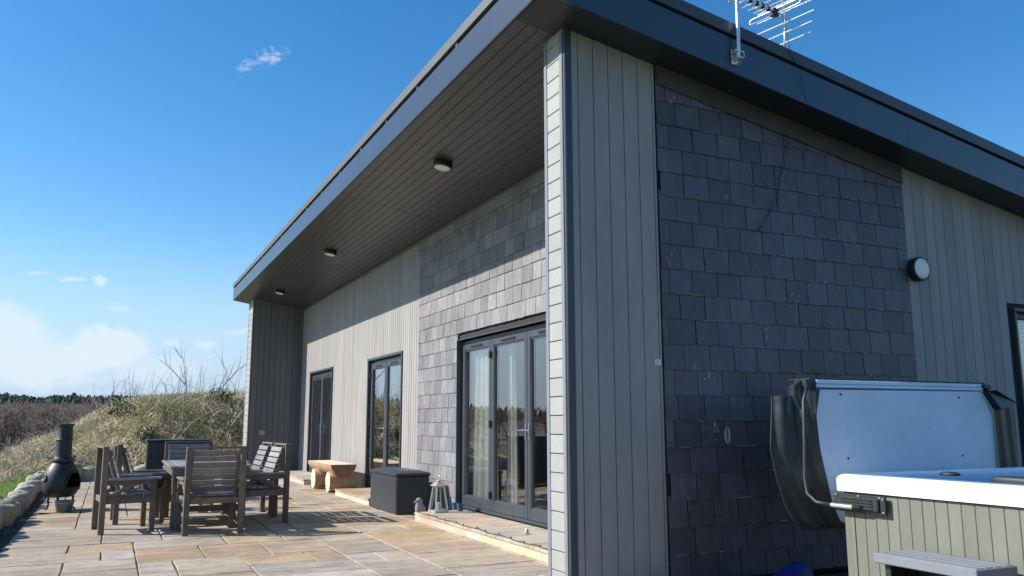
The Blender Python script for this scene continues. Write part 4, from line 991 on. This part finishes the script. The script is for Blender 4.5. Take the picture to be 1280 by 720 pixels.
# dark cabinet behind the table
cb = empty('storage_cabinet', (1.05, 15.3, 0)); tag(cb, 'dark flat-fronted cabinet standing behind the far end of the table', 'cabinet')
G().box(-.48, .48, -.25, .25, .04, .955, c=.008).build('body', 'cab', cb) if 'cab' in MT else None
MT['cab'] = mat('dark_blue_grey_metal', (.018, .026, .036), (.014, .021, .030), 3, .32)
G().box(-.48, .48, -.25, .25, .04, .955, c=.008).build('body', 'cab', cb)
for sx in (-1, 1): G().box(*(sorted((sx*.004, sx*.472))), -.262, -.2505, .07, .94, c=.003).build('cabinet_door', 'cab', cb)
G().box(-.50, .50, -.27, .27, .956, .985, c=.006).build('lid', 'cab', cb)
for sx in (-.44, .44): G().box(sx-.03, sx+.03, -.23, .23, 0, .04).build('foot', 'black', cb)

# ------------------------------------------------------------------ chiminea and bucket
cm = empty('chiminea', (-.60, 14.2, 0), 0); tag(cm, 'black cast iron chiminea on three legs beside the gravel strip', 'chiminea')
nseg = 40
prof = [(.06, .20), (.13, .185), (.19, .205), (.228, .26), (.245, .33), (.25, .40), (.243, .47), (.225, .54), (.19, .61), (.155, .665), (.135, .70)]
A0 = -38  # direction of the mouth
def skip(i, k):
    ang = (k+.5)/nseg*360; d = (ang-A0+180) % 360-180
    z = (prof[i][1]+prof[i+1][1])/2
    return .30 < z < .57 and abs(d) < 33*math.sqrt(max(0, 1-((z-.30)/.28)**2))+3
g = G(); g.lathe(prof, nseg, skip=skip); body = g.build('body', 'iron', cm, smooth=True)
md = body.modifiers.new('thick', 'SOLIDIFY'); md.thickness = .012; md.offset = -1
g = G(); g.lathe([(r_*.93, z) for r_, z in prof[:-1]], nseg, skip=lambda i, k: skip(i, k)); g.build('firebox_lining', 'soot', cm, smooth=True)
g = G(); 
rimp = []
for q in range(25):
    t_ = q/24*math.pi; zz = .30+.27*math.sin(t_); dd = 36*math.cos(t_); rr = np.interp(zz, [p[1] for p in prof[2:]], [p[0] for p in prof[2:]])+.004
    rimp.append((rr*math.cos(R(A0+dd)), rr*math.sin(R(A0+dd)), zz))
g.tube(rimp, .011, 6); g.tube([((.247)*math.cos(R(A0+36-72*q/8)), .247*math.sin(R(A0+36-72*q/8)), .30) for q in range(9)], .011, 6); g.build('mouth_rim', 'iron', cm, smooth=True)
g = G(); g.lathe([(.135, .69), (.152, .70), (.155, .715), (.148, .735), (.128, .745), (.116, .77), (.112, .79), (.106, 1.0), (.112, 1.004), (.114, 1.02), (.108, 1.03), (.102, 1.20), (.108, 1.205), (.116, 1.215), (.116, 1.245), (.108, 1.25), (.094, 1.25), (.090, 1.0), (.10, .75)], 32)
g.build('chimney', 'iron', cm, smooth=True, angle=35)
for a_ in (-95, 25, 145):
    g = G(); ca, sa = math.cos(R(a_)), math.sin(R(a_)); pts = [(.15, .24), (.185, .20), (.188, .13), (.180, .07), (.195, .02), (.225, .005)]
    g.tube([(r_*ca, r_*sa, z) for r_, z in pts], [.022, .020, .016, .013, .014, .017], 8); g.build('leg', 'iron', cm, smooth=True)
g = G()
rr = .236
c0 = Vector((math.cos(R(-150))*rr, math.sin(R(-150))*rr, .47)); nrm = Vector((math.cos(R(-150)), math.sin(R(-150)), .25)).normalized(); q_ = nrm.to_track_quat('Z', 'Y').to_matrix().to_4x4()
g.lathe([(.030, .0), (.052, .0), (.056, .010), (.050, .018), (.036, .018), (.030, .008), (.012, .010), (.0, .016)], 20, Matrix.Translation(c0) @ q_); g.build('boss', 'iron', cm, smooth=True)
bk = empty('bucket', (-.52, 13.82, 0)); tag(bk, 'small grey metal bucket standing under the chiminea', 'bucket')
g = G(); g.lathe([(0, .006), (.088, .006), (.092, 0), (.096, .006), (.128, .150), (.136, .152), (.137, .162), (.130, .165), (.122, .160), (.092, .012), (0, .012)], 28); g.build('pail', 'bucket', bk, smooth=True, angle=35)
g = G(); g.tube([(.134*math.cos(t_), -.02+.0*t_, .15) if False else (.134*math.cos(t_), -.06*math.sin(t_)-.07, .152-.02*math.sin(t_)) for t_ in np.linspace(0, math.pi, 14)], .003, 5); g.build('handle', 'tin', bk, smooth=True)
# rust stain on the flags under the legs
st_ = G(); st_.add([(-.93+.05+.17*(1+math.cos(t_)*(1+.2*math.sin(3*t_))), 13.98+.28*math.sin(t_)*(1+.2*math.sin(2*t_+1)), .0062) for t_ in np.linspace(0, 6.283, 22)[:-1]], [tuple(range(21))]); st_.build('rust_stain', 'rust', patio)
g = G(); pts = [(-.93+.30+.26*math.cos(t_)*(1+.2*math.sin(3*t_)), 14.0+.30*math.sin(t_)*(1+.15*math.sin(2*t_+1))) for t_ in np.linspace(0, 6.283, 18)[:-1]]

# ------------------------------------------------------------------ storage box, lantern, bird, pots
sb = empty('storage_box', (3.86, 11.92, 0)); tag(sb, 'dark grey plastic garden storage box standing against the slate wall', 'storage box')
g = G(); g.box(-.245, .235, -.635, .635, .0, .515, c=.012); g.build('body', 'storage', sb)
g = G()
for k in range(10): y0 = -.62+k*.125; g.box(-.249, -.2455, y0, y0+.1225, .035, .455, c=.003)
g.build('front_panel', 'storage', sb)
for (ya, yb) in ((-.642, -.6355), (.6355, .642)): G().box(-.235, .228, ya, yb, .035, .455, c=.003).build('end_panel', 'storage', sb)
g = G(); g.box(-.262, .250, -.652, .652, .516, .560, c=.012)
g.add([(-.25, -.64, .560), (.24, -.64, .560), (.24, .64, .560), (-.25, .64, .560), (-.10, -.55, .592), (.12, -.55, .592), (.12, .55, .592), (-.10, .55, .592)], [(0, 1, 5, 4), (1, 2, 6, 5), (2, 3, 7, 6), (3, 0, 4, 7), (4, 5, 6, 7)])
g.build('lid', 'storage', sb)
g = G(); g.box(-.2665, -.262, .22, .25, .528, .545); g.box(-.2665, -.262, .27, .30, .528, .545); g.build('latch', 'black', sb)

ln_ = empty('lantern', (3.90, 10.40, .110), R(8)); tag(ln_, 'tall tapered silver metal lantern on the corner of the doorstep', 'lantern')
b_, t_, h_ = .100, .062, .315
g = G(); g.box(-b_, b_, -b_, b_, 0, .03, c=.004)
for sx in (-1, 1):
    for sy in (-1, 1): g.tube([(sx*(b_-.012), sy*(b_-.012), .03), (sx*(t_-.010), sy*(t_-.010), h_)], .0125, 4)
g.box(-t_, t_, -t_, t_, h_, h_+.02, c=.003); g.build('frame', 'tin', ln_)
g = G()
g.add([(-.085, -.085, h_+.02), (.085, -.085, h_+.02), (.085, .085, h_+.02), (-.085, .085, h_+.02), (-.035, -.035, h_+.065), (.035, -.035, h_+.065), (.035, .035, h_+.065), (-.035, .035, h_+.065)], [(0, 1, 5, 4), (1, 2, 6, 5), (2, 3, 7, 6), (3, 0, 4, 7), (4, 5, 6, 7), (3, 2, 1, 0)]); g.box(-.02, .02, -.02, .02, h_+.065, h_+.085, c=.003); g.build('roof', 'tin', ln_)
g = G(); g.tube([(.0, .035*math.cos(q), h_+.115+.035*math.sin(q)) for q in np.linspace(0, 6.283, 17)], .005, 6, cap=False); g.build('ring', 'tin', ln_, smooth=True)
for k in range(4):
    g = G(); z0, z1 = .032, h_-.002; rb_, rt_ = b_-.014, t_-.012
    g.add([(-rb_, -rb_, z0), (rb_, -rb_, z0), (rt_, -rt_, z1), (-rt_, -rt_, z1)], [(0, 1, 2, 3)], M=Matrix.Rotation(k*math.pi/2, 4, 'Z')); o = g.build('pane', 'lglass', ln_); mm = o.modifiers.new('t', 'SOLIDIFY'); mm.thickness = .003
g = G(); g.lathe([(0, .031), (.034, .031), (.035, .12), (.028, .126), (0, .120)], 16); g.tube([(0, 0, .12), (0, .002, .135)], .002, 5); g.build('candle', 'white', ln_, smooth=True, angle=40)

bd = empty('bird_ornament', (3.76, 10.74, 0), R(205)); tag(bd, 'small grey carved bird ornament at the end of the doorstep', 'ornament')
g = G(); prof_b = [(.001, .0), (.035, .0), (.045, .02), (.050, .06), (.058, .10), (.062, .14), (.055, .18), (.046, .20), (.050, .225), (.046, .25), (.028, .268), (.001, .273)]
g.lathe(prof_b, 18); v = []
g.v = [(x+.035*max(0, z-.12)*3*.3, y*.85, z) for x, y, z in g.v]
g.tube([(.045, 0, .232), (.075, 0, .225), (.100, 0, .212)], [.018, .012, .003], 8); g.tube([(-.04, 0, .08), (-.09, 0, .03), (-.12, 0, .004)], [.03, .02, .008], 8)
g.build('figure', 'bird', bd, smooth=True)
for sy in (-1, 1):
    g = G(); g.tube([(-.01, sy*.048, .19), (-.03, sy*.058, .13), (-.06, sy*.040, .06)], [.012, .024, .006], 8); g.build('wing', 'bird', bd, smooth=True)
for i, yy in enumerate((10.60, 10.42)):
    g = G(); g.lathe([(0, 0), (.036, 0), (.042, .07), (.048, .075), (.048, .09), (.040, .09), (.034, .015), (0, .015)], 16)
    o = g.build('pot', 'darkblue', None, smooth=True, angle=35); o.location = (4.21, yy, .110); tag(o, ('small blue pot standing in the corner of the patio door sill', 'small blue pot on the sill, a step nearer than its twin')[i], 'pot', 'blue pots on the doorstep')
g = G(); g.lathe([(0, 0), (.030, 0), (.034, .008), (.022, .016), (.018, .045), (.012, .056), (0, .058)], 14); o = g.build('spotlight', 'tin', None, smooth=True, angle=40); o.location = (3.97, 7.98, .110)
tag(o, 'tiny pale metal spike light standing on the wide doorstep', 'light')

# ------------------------------------------------------------------ log bench
lb = empty('log_bench', (3.86, 16.15, 0)); tag(lb, 'rustic bench of a half log resting on two round logs', 'bench')
def logc(x0, x1, y, z, r, seed):
    pr_ = random.Random(seed); n = 28; g = G(); v = []; L_ = [x0, x0+.01, (x0+x1)/2, x1-.01, x1]; off = [pr_.uniform(-.012, .012) for _ in range(n)]
    for i, xx in enumerate(L_):
        for k in range(n):
            t_ = 2*math.pi*k/n; q = r*(1+off[k]/r+.02*math.sin(3*t_+i))-(.008 if i in (0, 4) else 0); v.append((xx, y+q*math.cos(t_), z+q*math.sin(t_)))
    fs = [(i*n+k, (i+1)*n+k, (i+1)*n+(k+1) % n, i*n+(k+1) % n) for i in range(4) for k in range(n)]
    g.add(v, fs, 0); g.add([v[k] for k in range(n)], [tuple(range(n))], 1); g.add([v[4*n+k] for k in range(n)], [tuple(range(n))[::-1]], 1)
    return g
M_ = None
logc(-.20, .26, -.62, .185, .185, 1).build('log_support', ['log', 'logend'], lb, smooth=True, angle=50)
logc(-.24, .24, .42, .19, .19, 2).build('log_support', ['log', 'logend'], lb, smooth=True, angle=50)
g = G(); n = 15; ring = lambda y, s: [(.235*s*math.cos(math.pi+math.pi*k/(n-1)), y, .508+.20*s*math.sin(math.pi+math.pi*k/(n-1))*(1+.03*math.sin(k*1.7))) for k in range(n)]
Ls = [(-.98, 1.0), (-.55, 1.0), (0, 1.02), (.5, 1.0), (1.02, .96)]; v = []
for (yy, s) in Ls: v += ring(yy, s)
fs = [(i*n+k, i*n+k+1, (i+1)*n+k+1, (i+1)*n+k) for i in range(4) for k in range(n-1)]
g.add(v, fs, 0); g.add(v, [(i*n, (i+1)*n, (i+1)*n+n-1, i*n+n-1) for i in range(4)], 1); g.add(v[:n], [tuple(range(n))[::-1]], 2); g.add(v[-n:], [tuple(range(n))], 1)
MT['logdark'] = mat('log_end_shaded', (.27, .17, .11), (.20, .12, .08), 7, .8)  # darker copy for the near seat end: its shade is painted in
g.build('seat', ['log', 'logend', 'logdark'], lb, smooth=True, angle=50)

# socket box on the far wing
g = G(); g.box(-.075, .075, -.045, 0, 0, .12, c=.008); o = g.build('socket_box', 'grey'); o.location = (3.42, WF0-.002, .96); tag(o, 'small pale grey outdoor socket box on the far wing wall', 'socket')

# ------------------------------------------------------------------ hot tub
tx0, tx1, ty0, ty1 = 4.28, 6.38, 2.02, 4.12
ht = empty('hot_tub', ((tx0+tx1)/2, (ty0+ty1)/2, 0)); tag(ht, 'square hot tub with white rim and olive grey panelled cabinet', 'hot tub'); OFF = Matrix.Translation(-ht.location)
def rrect(o, r, z, nc=6):
    x0, x1, y0, y1 = tx0+o, tx1-o, ty0+o, ty1-o; pts = []
    for (cx, cy, a_) in ((x1-r, y1-r, 0), (x0+r, y1-r, 90), (x0+r, y0+r, 180), (x1-r, y0+r, 270)):
        for k in range(nc+1): t_ = R(a_+90*k/nc); pts.append((cx+r*math.cos(t_), cy+r*math.sin(t_), z))
    return pts
def loops(ls, nm, ma, closed=False, sm=True, mi=None):
    g = G(); n = len(ls[0]); v = [p for l_ in ls for p in l_]
    for i in range(len(ls)-1):
        g.add([], [])
        k0 = i*n
    g.v = [tuple(OFF @ Vector(p)) for p in v]
    g.f = [(i*n+k, i*n+(k+1) % n, (i+1)*n+(k+1) % n, (i+1)*n+k) for i in range(len(ls)-1) for k in range(n)]; g.m = [0]*len(g.f)
    if closed: g.f.append(tuple((len(ls)-1)*n+k for k in range(n))); g.m.append(0)
    return g.build(nm, ma, ht, smooth=sm, angle=50)
loops([rrect(.03, .05, .806), rrect(.0, .06, .812), rrect(.0, .06, .885), rrect(.008, .06, .903), rrect(.025, .06, .915), rrect(.05, .07, .918)], 'rim', 'acryl')
loops([rrect(.05, .07, .918), rrect(.10, .10, .922), rrect(.15, .14, .918), rrect(.20, .18, .895), rrect(.24, .22, .80), rrect(.34, .25, .60), rrect(.55, .25, .42), rrect(.75, .2, .25)], 'shell', 'shell', True)
loops([rrect(.236, .21, .80), rrect(.9, .1, .80)], 'water', 'water', True, False)
# cabinet boards
cabc = G(); cabc.box(tx0+.05, tx1-.05, ty0+.05, ty1-.05, .03, .80, OFF); cabc.build('cabinet_core', 'soffit_gap', ht)
def cab_board(x0, x1, y0, y1): G().box(x0, x1, y0, y1, .04, .805, OFF, c=.003).build('panel_board', 'cabinet', ht)
y = ty0+.12
while y < ty1-.14:
    w = .0835; cab_board(tx0+.025, tx0+.05, y+.001, y+w-.001); y += w
x = tx0+.14
while x < tx1-.16:
    w = .0835; cab_board(x+.001, x+w-.001, ty0+.025, ty0+.05); x += w
for (cx, cy, a_) in ((tx0+.14, ty1-.14, 90), (tx0+.14, ty0+.14, 180), (tx1-.14, ty0+.14, 270), (tx1-.14, ty1-.14, 0)):
    g = G(); n = 8; v = []
    for k in range(n+1):
        t_ = R(a_+90*k/n)
        for rr in (.118, .085):
            for z in (.04, .805): v.append((cx+rr*math.cos(t_), cy+rr*math.sin(t_), z))
    fs = []
    for k in range(n): b = k*4; fs += [(b, b+4, b+5, b+1), (b+2, b+3, b+7, b+6), (b+1, b+5, b+7, b+3), (b, b+2, b+6, b+4)]
    fs += [(0, 1, 3, 2), (n*4, n*4+2, n*4+3, n*4+1)]
    g.add(v, fs, M=OFF); g.build('corner_panel', 'cabinet', ht, smooth=True, angle=30)
G().box(tx0+.10, tx1-.10, ty1-.05, ty1-.025, .04, .805, OFF).build('side_panel', 'cabinet', ht); G().box(tx1-.05, tx1-.025, ty0+.10, ty1-.10, .04, .805, OFF).build('side_panel', 'cabinet', ht)
def pillow(x0, x1, y0, y1, z0, z1):
    g = G(); g.box(x0, x1, y0, y1, z0, z1, OFF, c=.015); o = g.build('headrest', 'pillow', ht, smooth=True); m_ = o.modifiers.new('b', 'SUBSURF'); m_.levels = m_.render_levels = 2
pillow(4.42, 4.50, 2.62, 3.13, .895, .958); pillow(5.0, 5.5, ty0+.13, ty0+.21, .88, .95)
g = G(); g.lathe([(0, 0), (.05, 0), (.052, .012), (.03, .022), (0, .024)], 18, OFF @ Matrix.Translation((4.86, 3.70, .912)) @ Matrix.Scale(1.3, 4, Vector((0, 1, 0)))); g.build('valve_knob', 'pillow', ht, smooth=True)
# cover lifter bracket
g = G(); g.box(tx0-.035, tx0+.024, 3.74, 4.05, .705, .785, OFF, c=.006)
for k in range(4): g.box(tx0-.042, tx0-.035, 3.78, 4.02, .715+k*.018, .723+k*.018, OFF, c=.002)
g.box(tx0-.018, tx0-.002, 3.70, 4.10, .690, .800, OFF, c=.004); g.build('lifter_bracket', 'vinyl', ht)
g = G()
for (yy, zz) in ((3.715, .705), (3.715, .785), (3.74, .79), (3.90, .79), (4.08, .79)): g.lathe([(0, .0), (.006, 0), (.005, .004), (0, .005)], 8, OFF @ Matrix.Translation((tx0-.018, yy, zz)) @ Matrix.Rotation(-math.pi/2, 4, 'Y'))
g.build('bracket_screw', 'tin', ht)

# cover (folded, standing behind the tub)
cv = empty('tub_cover', (5.3, 4.45, .5)); tag(cv, 'folded hot tub cover standing upright behind the tub, pale underside out', 'tub cover'); OC = Matrix.Translation(-cv.location)
YC = 4.40
g = G(); pts = [(4.40, .56), (6.32, .56), (6.335, 1.30), (6.225, 1.486), (4.485, 1.478), (4.385, 1.30)]
g.prism(pts, -.001, .11, OC @ Matrix(((1, 0, 0, 0), (0, 0, 1, YC), (0, 1, 0, 0), (0, 0, 0, 1)))); o = g.build('foam_panel', 'liner', cv); bvm = o.modifiers.new('b', 'BEVEL'); bvm.width = .008; bvm.segments = 2
g = G(); g.prism([(max(p[0], 4.46), max(p[1], .62)) for p in pts], .113, .22, OC @ Matrix(((1, 0, 0, 0), (0, 0, 1, YC), (0, 1, 0, 0), (0, 0, 0, 1)))); g.build('outer_panel', 'vinyl', cv)
g = G(); g.box(4.46, 6.235, YC-.012, YC+.10, 1.492, 1.515, OC, c=.004); g.box(4.47, 6.23, YC-.008, YC+.10, 1.517, 1.545, OC, c=.004); g.build('hinge_strip', 'liner', cv)
g = G(); g.box(4.44, 6.31, YC+.02, YC+.24, 1.546, 1.558, OC, c=.003); g.box(6.235, 6.31, YC-.03, YC+.10, 1.505, 1.540, OC, c=.004); g.box(4.36, 4.46, YC-.02, YC+.10, 1.49, 1.545, OC, c=.006); g.build('vinyl_edge', 'vinyl', cv)
g = G()
for (xx, zz) in ((4.70, 1.445), (5.955, 1.437), (4.735, .995), (5.94, .992)): g.lathe([(0, 0), (.009, 0), (.007, .004), (0, .005)], 10, OC @ Matrix.Translation((xx, YC-.002, zz)) @ Matrix.Rotation(math.pi/2, 4, 'X'))
g.build('rivet', 'black', cv)
def drape(rows, nm, sub=8, fold=.022, parent=cv):
    """rows: list of (z, x_left, y_left, x_right, y_right)"""
    zs = [r_[0] for r_ in rows]; nz = 26; v = []; z_ = np.linspace(zs[0], zs[-1], nz); o_ = np.argsort(zs)
    def ip(c, z): return np.interp(z, [rows[i][0] for i in o_], [rows[i][c] for i in o_])
    ncol = sub*4
    for z in z_:
        for k in range(ncol+1):
            t_ = k/ncol; x = ip(1, z)*(1-t_)+ip(3, z)*t_; yy = ip(2, z)*(1-t_)+ip(4, z)*t_; f_ = fold*math.sin(t_*9.5+z*1.6)*(1-abs(2*t_-1)**3)+.4*fold*math.sin(t_*23+z*5)
            v.append((x, yy+f_, z))
    f = [(j*(ncol+1)+i, j*(ncol+1)+i+1, (j+1)*(ncol+1)+i+1, (j+1)*(ncol+1)+i) for j in range(nz-1) for i in range(ncol)]
    g = G(); g.add(v, f, M=OC); o = g.build(nm, 'vinyl', parent, smooth=True); m_ = o.modifiers.new('t', 'SOLIDIFY'); m_.thickness = .006; return o
drape([(1.435, 4.17, 4.52, 4.44, 4.36), (1.38, 4.165, 4.52, 4.42, 4.355), (1.30, 4.14, 4.50, 4.40, 4.35), (1.08, 4.09, 4.48, 4.42, 4.35), (.87, 4.11, 4.46, 4.47, 4.35), (.70, 4.155, 4.44, 4.51, 4.35), (.60, 4.20, 4.42, 4.56, 4.355), (.53, 4.27, 4.40, 4.62, 4.36)], 'left_skirt', fold=.016)
drape([(1.535, 4.34, 4.44, 4.44, 4.385), (1.50, 4.28, 4.46, 4.44, 4.375), (1.43, 4.27, 4.46, 4.42, 4.350), (1.30, 4.31, 4.44, 4.40, 4.342)], 'strap_fold', fold=.010)
drape([(1.50, 6.25, 4.36, 6.36, 4.50), (1.42, 6.30, 4.36, 6.62, 4.50), (1.385, 6.32, 4.37, 6.75, 4.50), (1.2, 6.335, 4.38, 6.75, 4.50), (.55, 6.33, 4.38, 6.70, 4.48)], 'right_skirt', fold=.012)
g = G(); g.add([(6.24, 4.355, 1.49), (6.31, 4.33, 1.497), (6.72, 4.44, 1.40), (6.36, 4.33, 1.345), (6.24, 4.40, 1.48), (6.31, 4.41, 1.49), (6.72, 4.50, 1.395), (6.36, 4.40, 1.34)], [(0, 3, 2, 1), (4, 5, 6, 7), (0, 1, 5, 4), (1, 2, 6, 5), (2, 3, 7, 6), (3, 0, 4, 7)], M=OC); g.build('corner_flap', 'vinyl', cv)
g = G(); g.add([(4.40, 4.385, 1.50), (4.50, 4.392, 1.48), (4.455, 4.388, 1.33), (4.40, 4.37, 1.27), (4.40, 4.395, 1.50), (4.50, 4.398, 1.48), (4.455, 4.397, 1.33), (4.40, 4.395, 1.27)], [(0, 3, 2, 1), (4, 5, 6, 7), (0, 1, 5, 4), (1, 2, 6, 5), (2, 3, 7, 6), (3, 0, 4, 7)], M=OC); g.build('corner_flap', 'vinyl', cv)
g = G(); g.tube([(tx0-.045, 3.86, .722), (tx0-.045, 4.02, .722), (tx0-.045, 4.12, .722)], .014, 8); g.tube([(tx0-.045, 4.10, .722), (tx0-.05, 4.22, .73), (tx0-.045, 4.30, .78), (tx0-.03, 4.33, .88), (tx0-.01, 4.335, 1.1), (tx0+.01, 4.34, 1.4), (tx0+.06, 4.35, 1.50)], .0125, 8)
arm = g.build('lifter_arm', 'iron', None, smooth=True); arm.parent = cv; arm.matrix_parent_inverse = OC.copy()
g = G(); g.tube([(tx0-.047, 3.92, .722), (tx0-.047, 4.09, .722)], .0155, 10); a2 = g.build('arm_sleeve', 'tin', None, smooth=True, angle=40); a2.parent = cv; a2.matrix_parent_inverse = OC.copy()

# spa step
ss = empty('spa_step', (4.09, 3.2, 0)); tag(ss, 'grey plastic step against the side of the hot tub', 'step')
OS = Matrix.Translation((-4.09, -3.2, 0))
for k in range(4):
    x0 = 3.945+k*.074; G().box(x0, x0+.070, 2.90, 3.50, .500, .524, OS, c=.005).build('tread_board', 'spastep', ss)
g = G(); g.box(3.925, 3.944, 2.885, 3.515, .470, .524, OS, c=.005); g.box(3.945, 4.24, 3.501, 3.515, .470, .520, OS, c=.003); g.box(3.945, 4.24, 2.885, 2.899, .470, .520, OS, c=.003); g.build('nosing', 'spastep', ss)
g = G(); g.box(3.97, 4.23, 3.44, 3.48, 0, .499, OS, c=.004); g.box(3.97, 4.23, 2.92, 2.96, 0, .499, OS, c=.004); g.box(4.19, 4.22, 2.96, 3.44, 0, .499, OS); g.build('side_panel', 'vinyl', ss)
G().box(3.66, 3.93, 2.90, 3.50, .225, .25, OS, c=.005).build('lower_tread', 'spastep', ss)
g = G(); g.box(3.69, 3.93, 3.44, 3.48, 0, .224, OS); g.box(3.69, 3.93, 2.92, 2.96, 0, .224, OS); g.build('lower_side', 'vinyl', ss)

# blue cloth on the ground by the slate wall
n = 26; v = []
for j in range(12):
    for i in range(n):
        s, t_ = i/(n-1), j/11; x = 4.50+.60*s; w = .08+.16*math.sin(s*2.6+.3); y = 5.22+(t_-.5)*w; z = .012+(.115*math.sin(min(1, s*1.1)*math.pi*.62)**2+.03*math.sin(s*8+1))*math.sin(t_*math.pi)**.8
        v.append((x, y, max(z, .006)))
f = [(j*n+i, j*n+i+1, (j+1)*n+i+1, (j+1)*n+i) for j in range(11) for i in range(n-1)]
o = G().add(v, f).build('blue_cloth', 'blue', None, smooth=True); m_ = o.modifiers.new('t', 'SOLIDIFY'); m_.thickness = .006; m_.offset = 1; tag(o, 'crumpled bright blue cloth on the ground below the slate wall', 'cloth')

# ------------------------------------------------------------------ TV antenna and its cable
an = empty('tv_antenna', (4.515, RY0-.03, 4.2)); tag(an, 'silver television antenna clamped on the black verge of the roof', 'antenna'); OA = Matrix.Translation((-4.515, -(RY0-.03), -4.2))
mx0, my0 = 4.515, RY0-.055
g = G(); g.tube([(mx0, my0, 4.235), (mx0+.012, my0, 4.62), (mx0+.02, my0, 5.35)], .017, 10, OA); g.build('mast', 'alu', an, smooth=True, angle=40)
g = G(); g.box(mx0-.035, mx0+.035, RY0-.012, RY0-.003, 4.20, 4.33, OA, c=.003); g.box(mx0-.05, mx0+.05, my0-.02, RY0-.013, 4.29, 4.305, OA, c=.002); g.box(mx0-.04, mx0+.03, my0-.02, RY0-.013, 4.235, 4.25, OA, c=.002)
g.tube([(mx0+.022+.022*math.sin(q), my0-.022*math.cos(q)*0-.02, 4.27+.03*math.cos(q)) for q in np.linspace(0, 3.14, 9)], .004, 6, OA); g.tube([(mx0-.03, my0-.03, 4.245), (mx0-.03, RY0-.012, 4.245)], .006, 6, OA); g.tube([(mx0-.005, my0-.025, 4.195), (mx0-.005, RY0-.012, 4.195)], .006, 6, OA); g.build('clamp', 'alu', an)
bd_ = Vector((.98, .20, 0)).normalized(); rd = Vector((-.20, .98, 0)).normalized(); B0 = Vector((mx0+.03, my0, 4.815)); 
g = G(); g.box(-.28, .66, -.011, .011, -.011, .011, OA @ Matrix.Translation(B0) @ Matrix.Rotation(math.atan2(bd_.y, bd_.x), 4, 'Z'), c=.002); g.build('boom', 'alu', an)
def rod(c, ln_r, r=.006, d=rd): return G().tube([c-d*ln_r/2, c+d*ln_r/2], r, 8, OA)
E_ = B0+bd_*.655
# reflector: stacked rods on two arms leaving the end of the boom
for sgn, cnt_ in ((-1, 3), (1, 4)):
    base = E_+Vector((0, 0, sgn*.02)); tip = base+bd_*(-.035)+Vector((0, 0, sgn*.29))
    if sgn > 0: tip = base+bd_*(-.05)+Vector((0, 0, .30))
    g = G(); g.tube([base, tip], .009, 8, OA); g.build('reflector_arm', 'alu', an, smooth=True)
    for k in range(cnt_):
        p = base.lerp(tip, (k+.35)/(cnt_-.1)); rod(p, .58-.03*k, .0065).build('reflector_rod', 'alu', an)
# folded dipole
p = B0+bd_*.50; g = G(); pts = []
for q in np.linspace(-math.pi/2, math.pi/2, 7): pts.append(p+rd*(.24+.022*math.cos(q))+Vector((0, 0, .022*math.sin(q))))
for q in np.linspace(math.pi/2, 3*math.pi/2, 7): pts.append(p+rd*(-.24+.022*math.cos(q))+Vector((0, 0, .022*math.sin(q))))
pts.append(pts[0]); g.tube(pts, .006, 8, OA); g.build('dipole', 'alu', an, smooth=True)
g = G(); g.box(-.03, .03, -.028, .028, -.045, .03, OA @ Matrix.Translation(p), c=.006); g.build('junction_box', 'black', an)
for k, t_ in enumerate((-.22, -.10, .06, .16, .25, .33, .41)):
    p = B0+bd_*t_; G().box(-.016, .016, -.014, .014, -.02, .028, OA @ Matrix.Translation(p), c=.004).build('clip', 'black', an)
    c_ = [p+rd*s*.10*1.0+Vector((0, 0, .02+abs(s)*.0)) for s in (-1, -.5, 0, .5, 1)]
    g = G(); ends = [p+rd*s_v*.15+Vector((0, 0, .02)) for s_v in (-1, 0, 1)]; g.tube(ends, .0055, 6, OA)
    # curved cross element typical of this aerial
    g.tube([p+rd*(.06*math.cos(q))+Vector((0, 0, .02+.06*math.sin(q)))*1.0 for q in np.linspace(-2.4, -.74, 8)], .004, 6, OA); g.build('director', 'alu', an)
g = G(); g.tube([B0+bd_*(-.30)+Vector((.0, 0, .10)), B0+bd_*(-.31)+Vector((0, 0, .0)), B0+bd_*(-.22)+Vector((0, 0, -.075)), B0+bd_*(-.06)+Vector((0, 0, -.09))], .010, 8, OA); g.build('brace_loop', 'alu', an, smooth=True)
# cable
cbp = [(5.06, 5.12, 4.78), (5.10, RY0-.02, 4.60), (5.13, RY0-.022, 4.42), (5.22, RY0-.022, 4.25), (5.30, RY0-.006, 4.02), (5.37, RY0+.05, 3.985), (5.375, 5.40, 3.96), (5.372, GY-.04, 3.90), (5.34, GY-.032, 3.70), (5.27, GY-.03, 3.50), (5.20, GY-.03, 3.25), (5.08, GY-.03, 3.05), (4.95, GY-.032, 2.88)]
g = G(); g.tube(cbp, .0024, 6); g.tube([(4.95, GY-.032, 2.88), (5.02, GY-.03, 2.93), (5.10, GY-.03, 3.06), (5.21, GY-.032, 3.19), (5.235, GY-.03, 3.35), (5.29, GY-.03, 3.52)], .0024, 6)
tag(g.build('antenna_cable', 'cable', None, smooth=True), 'thin black cable looping down the slate wall from the antenna', 'cable')
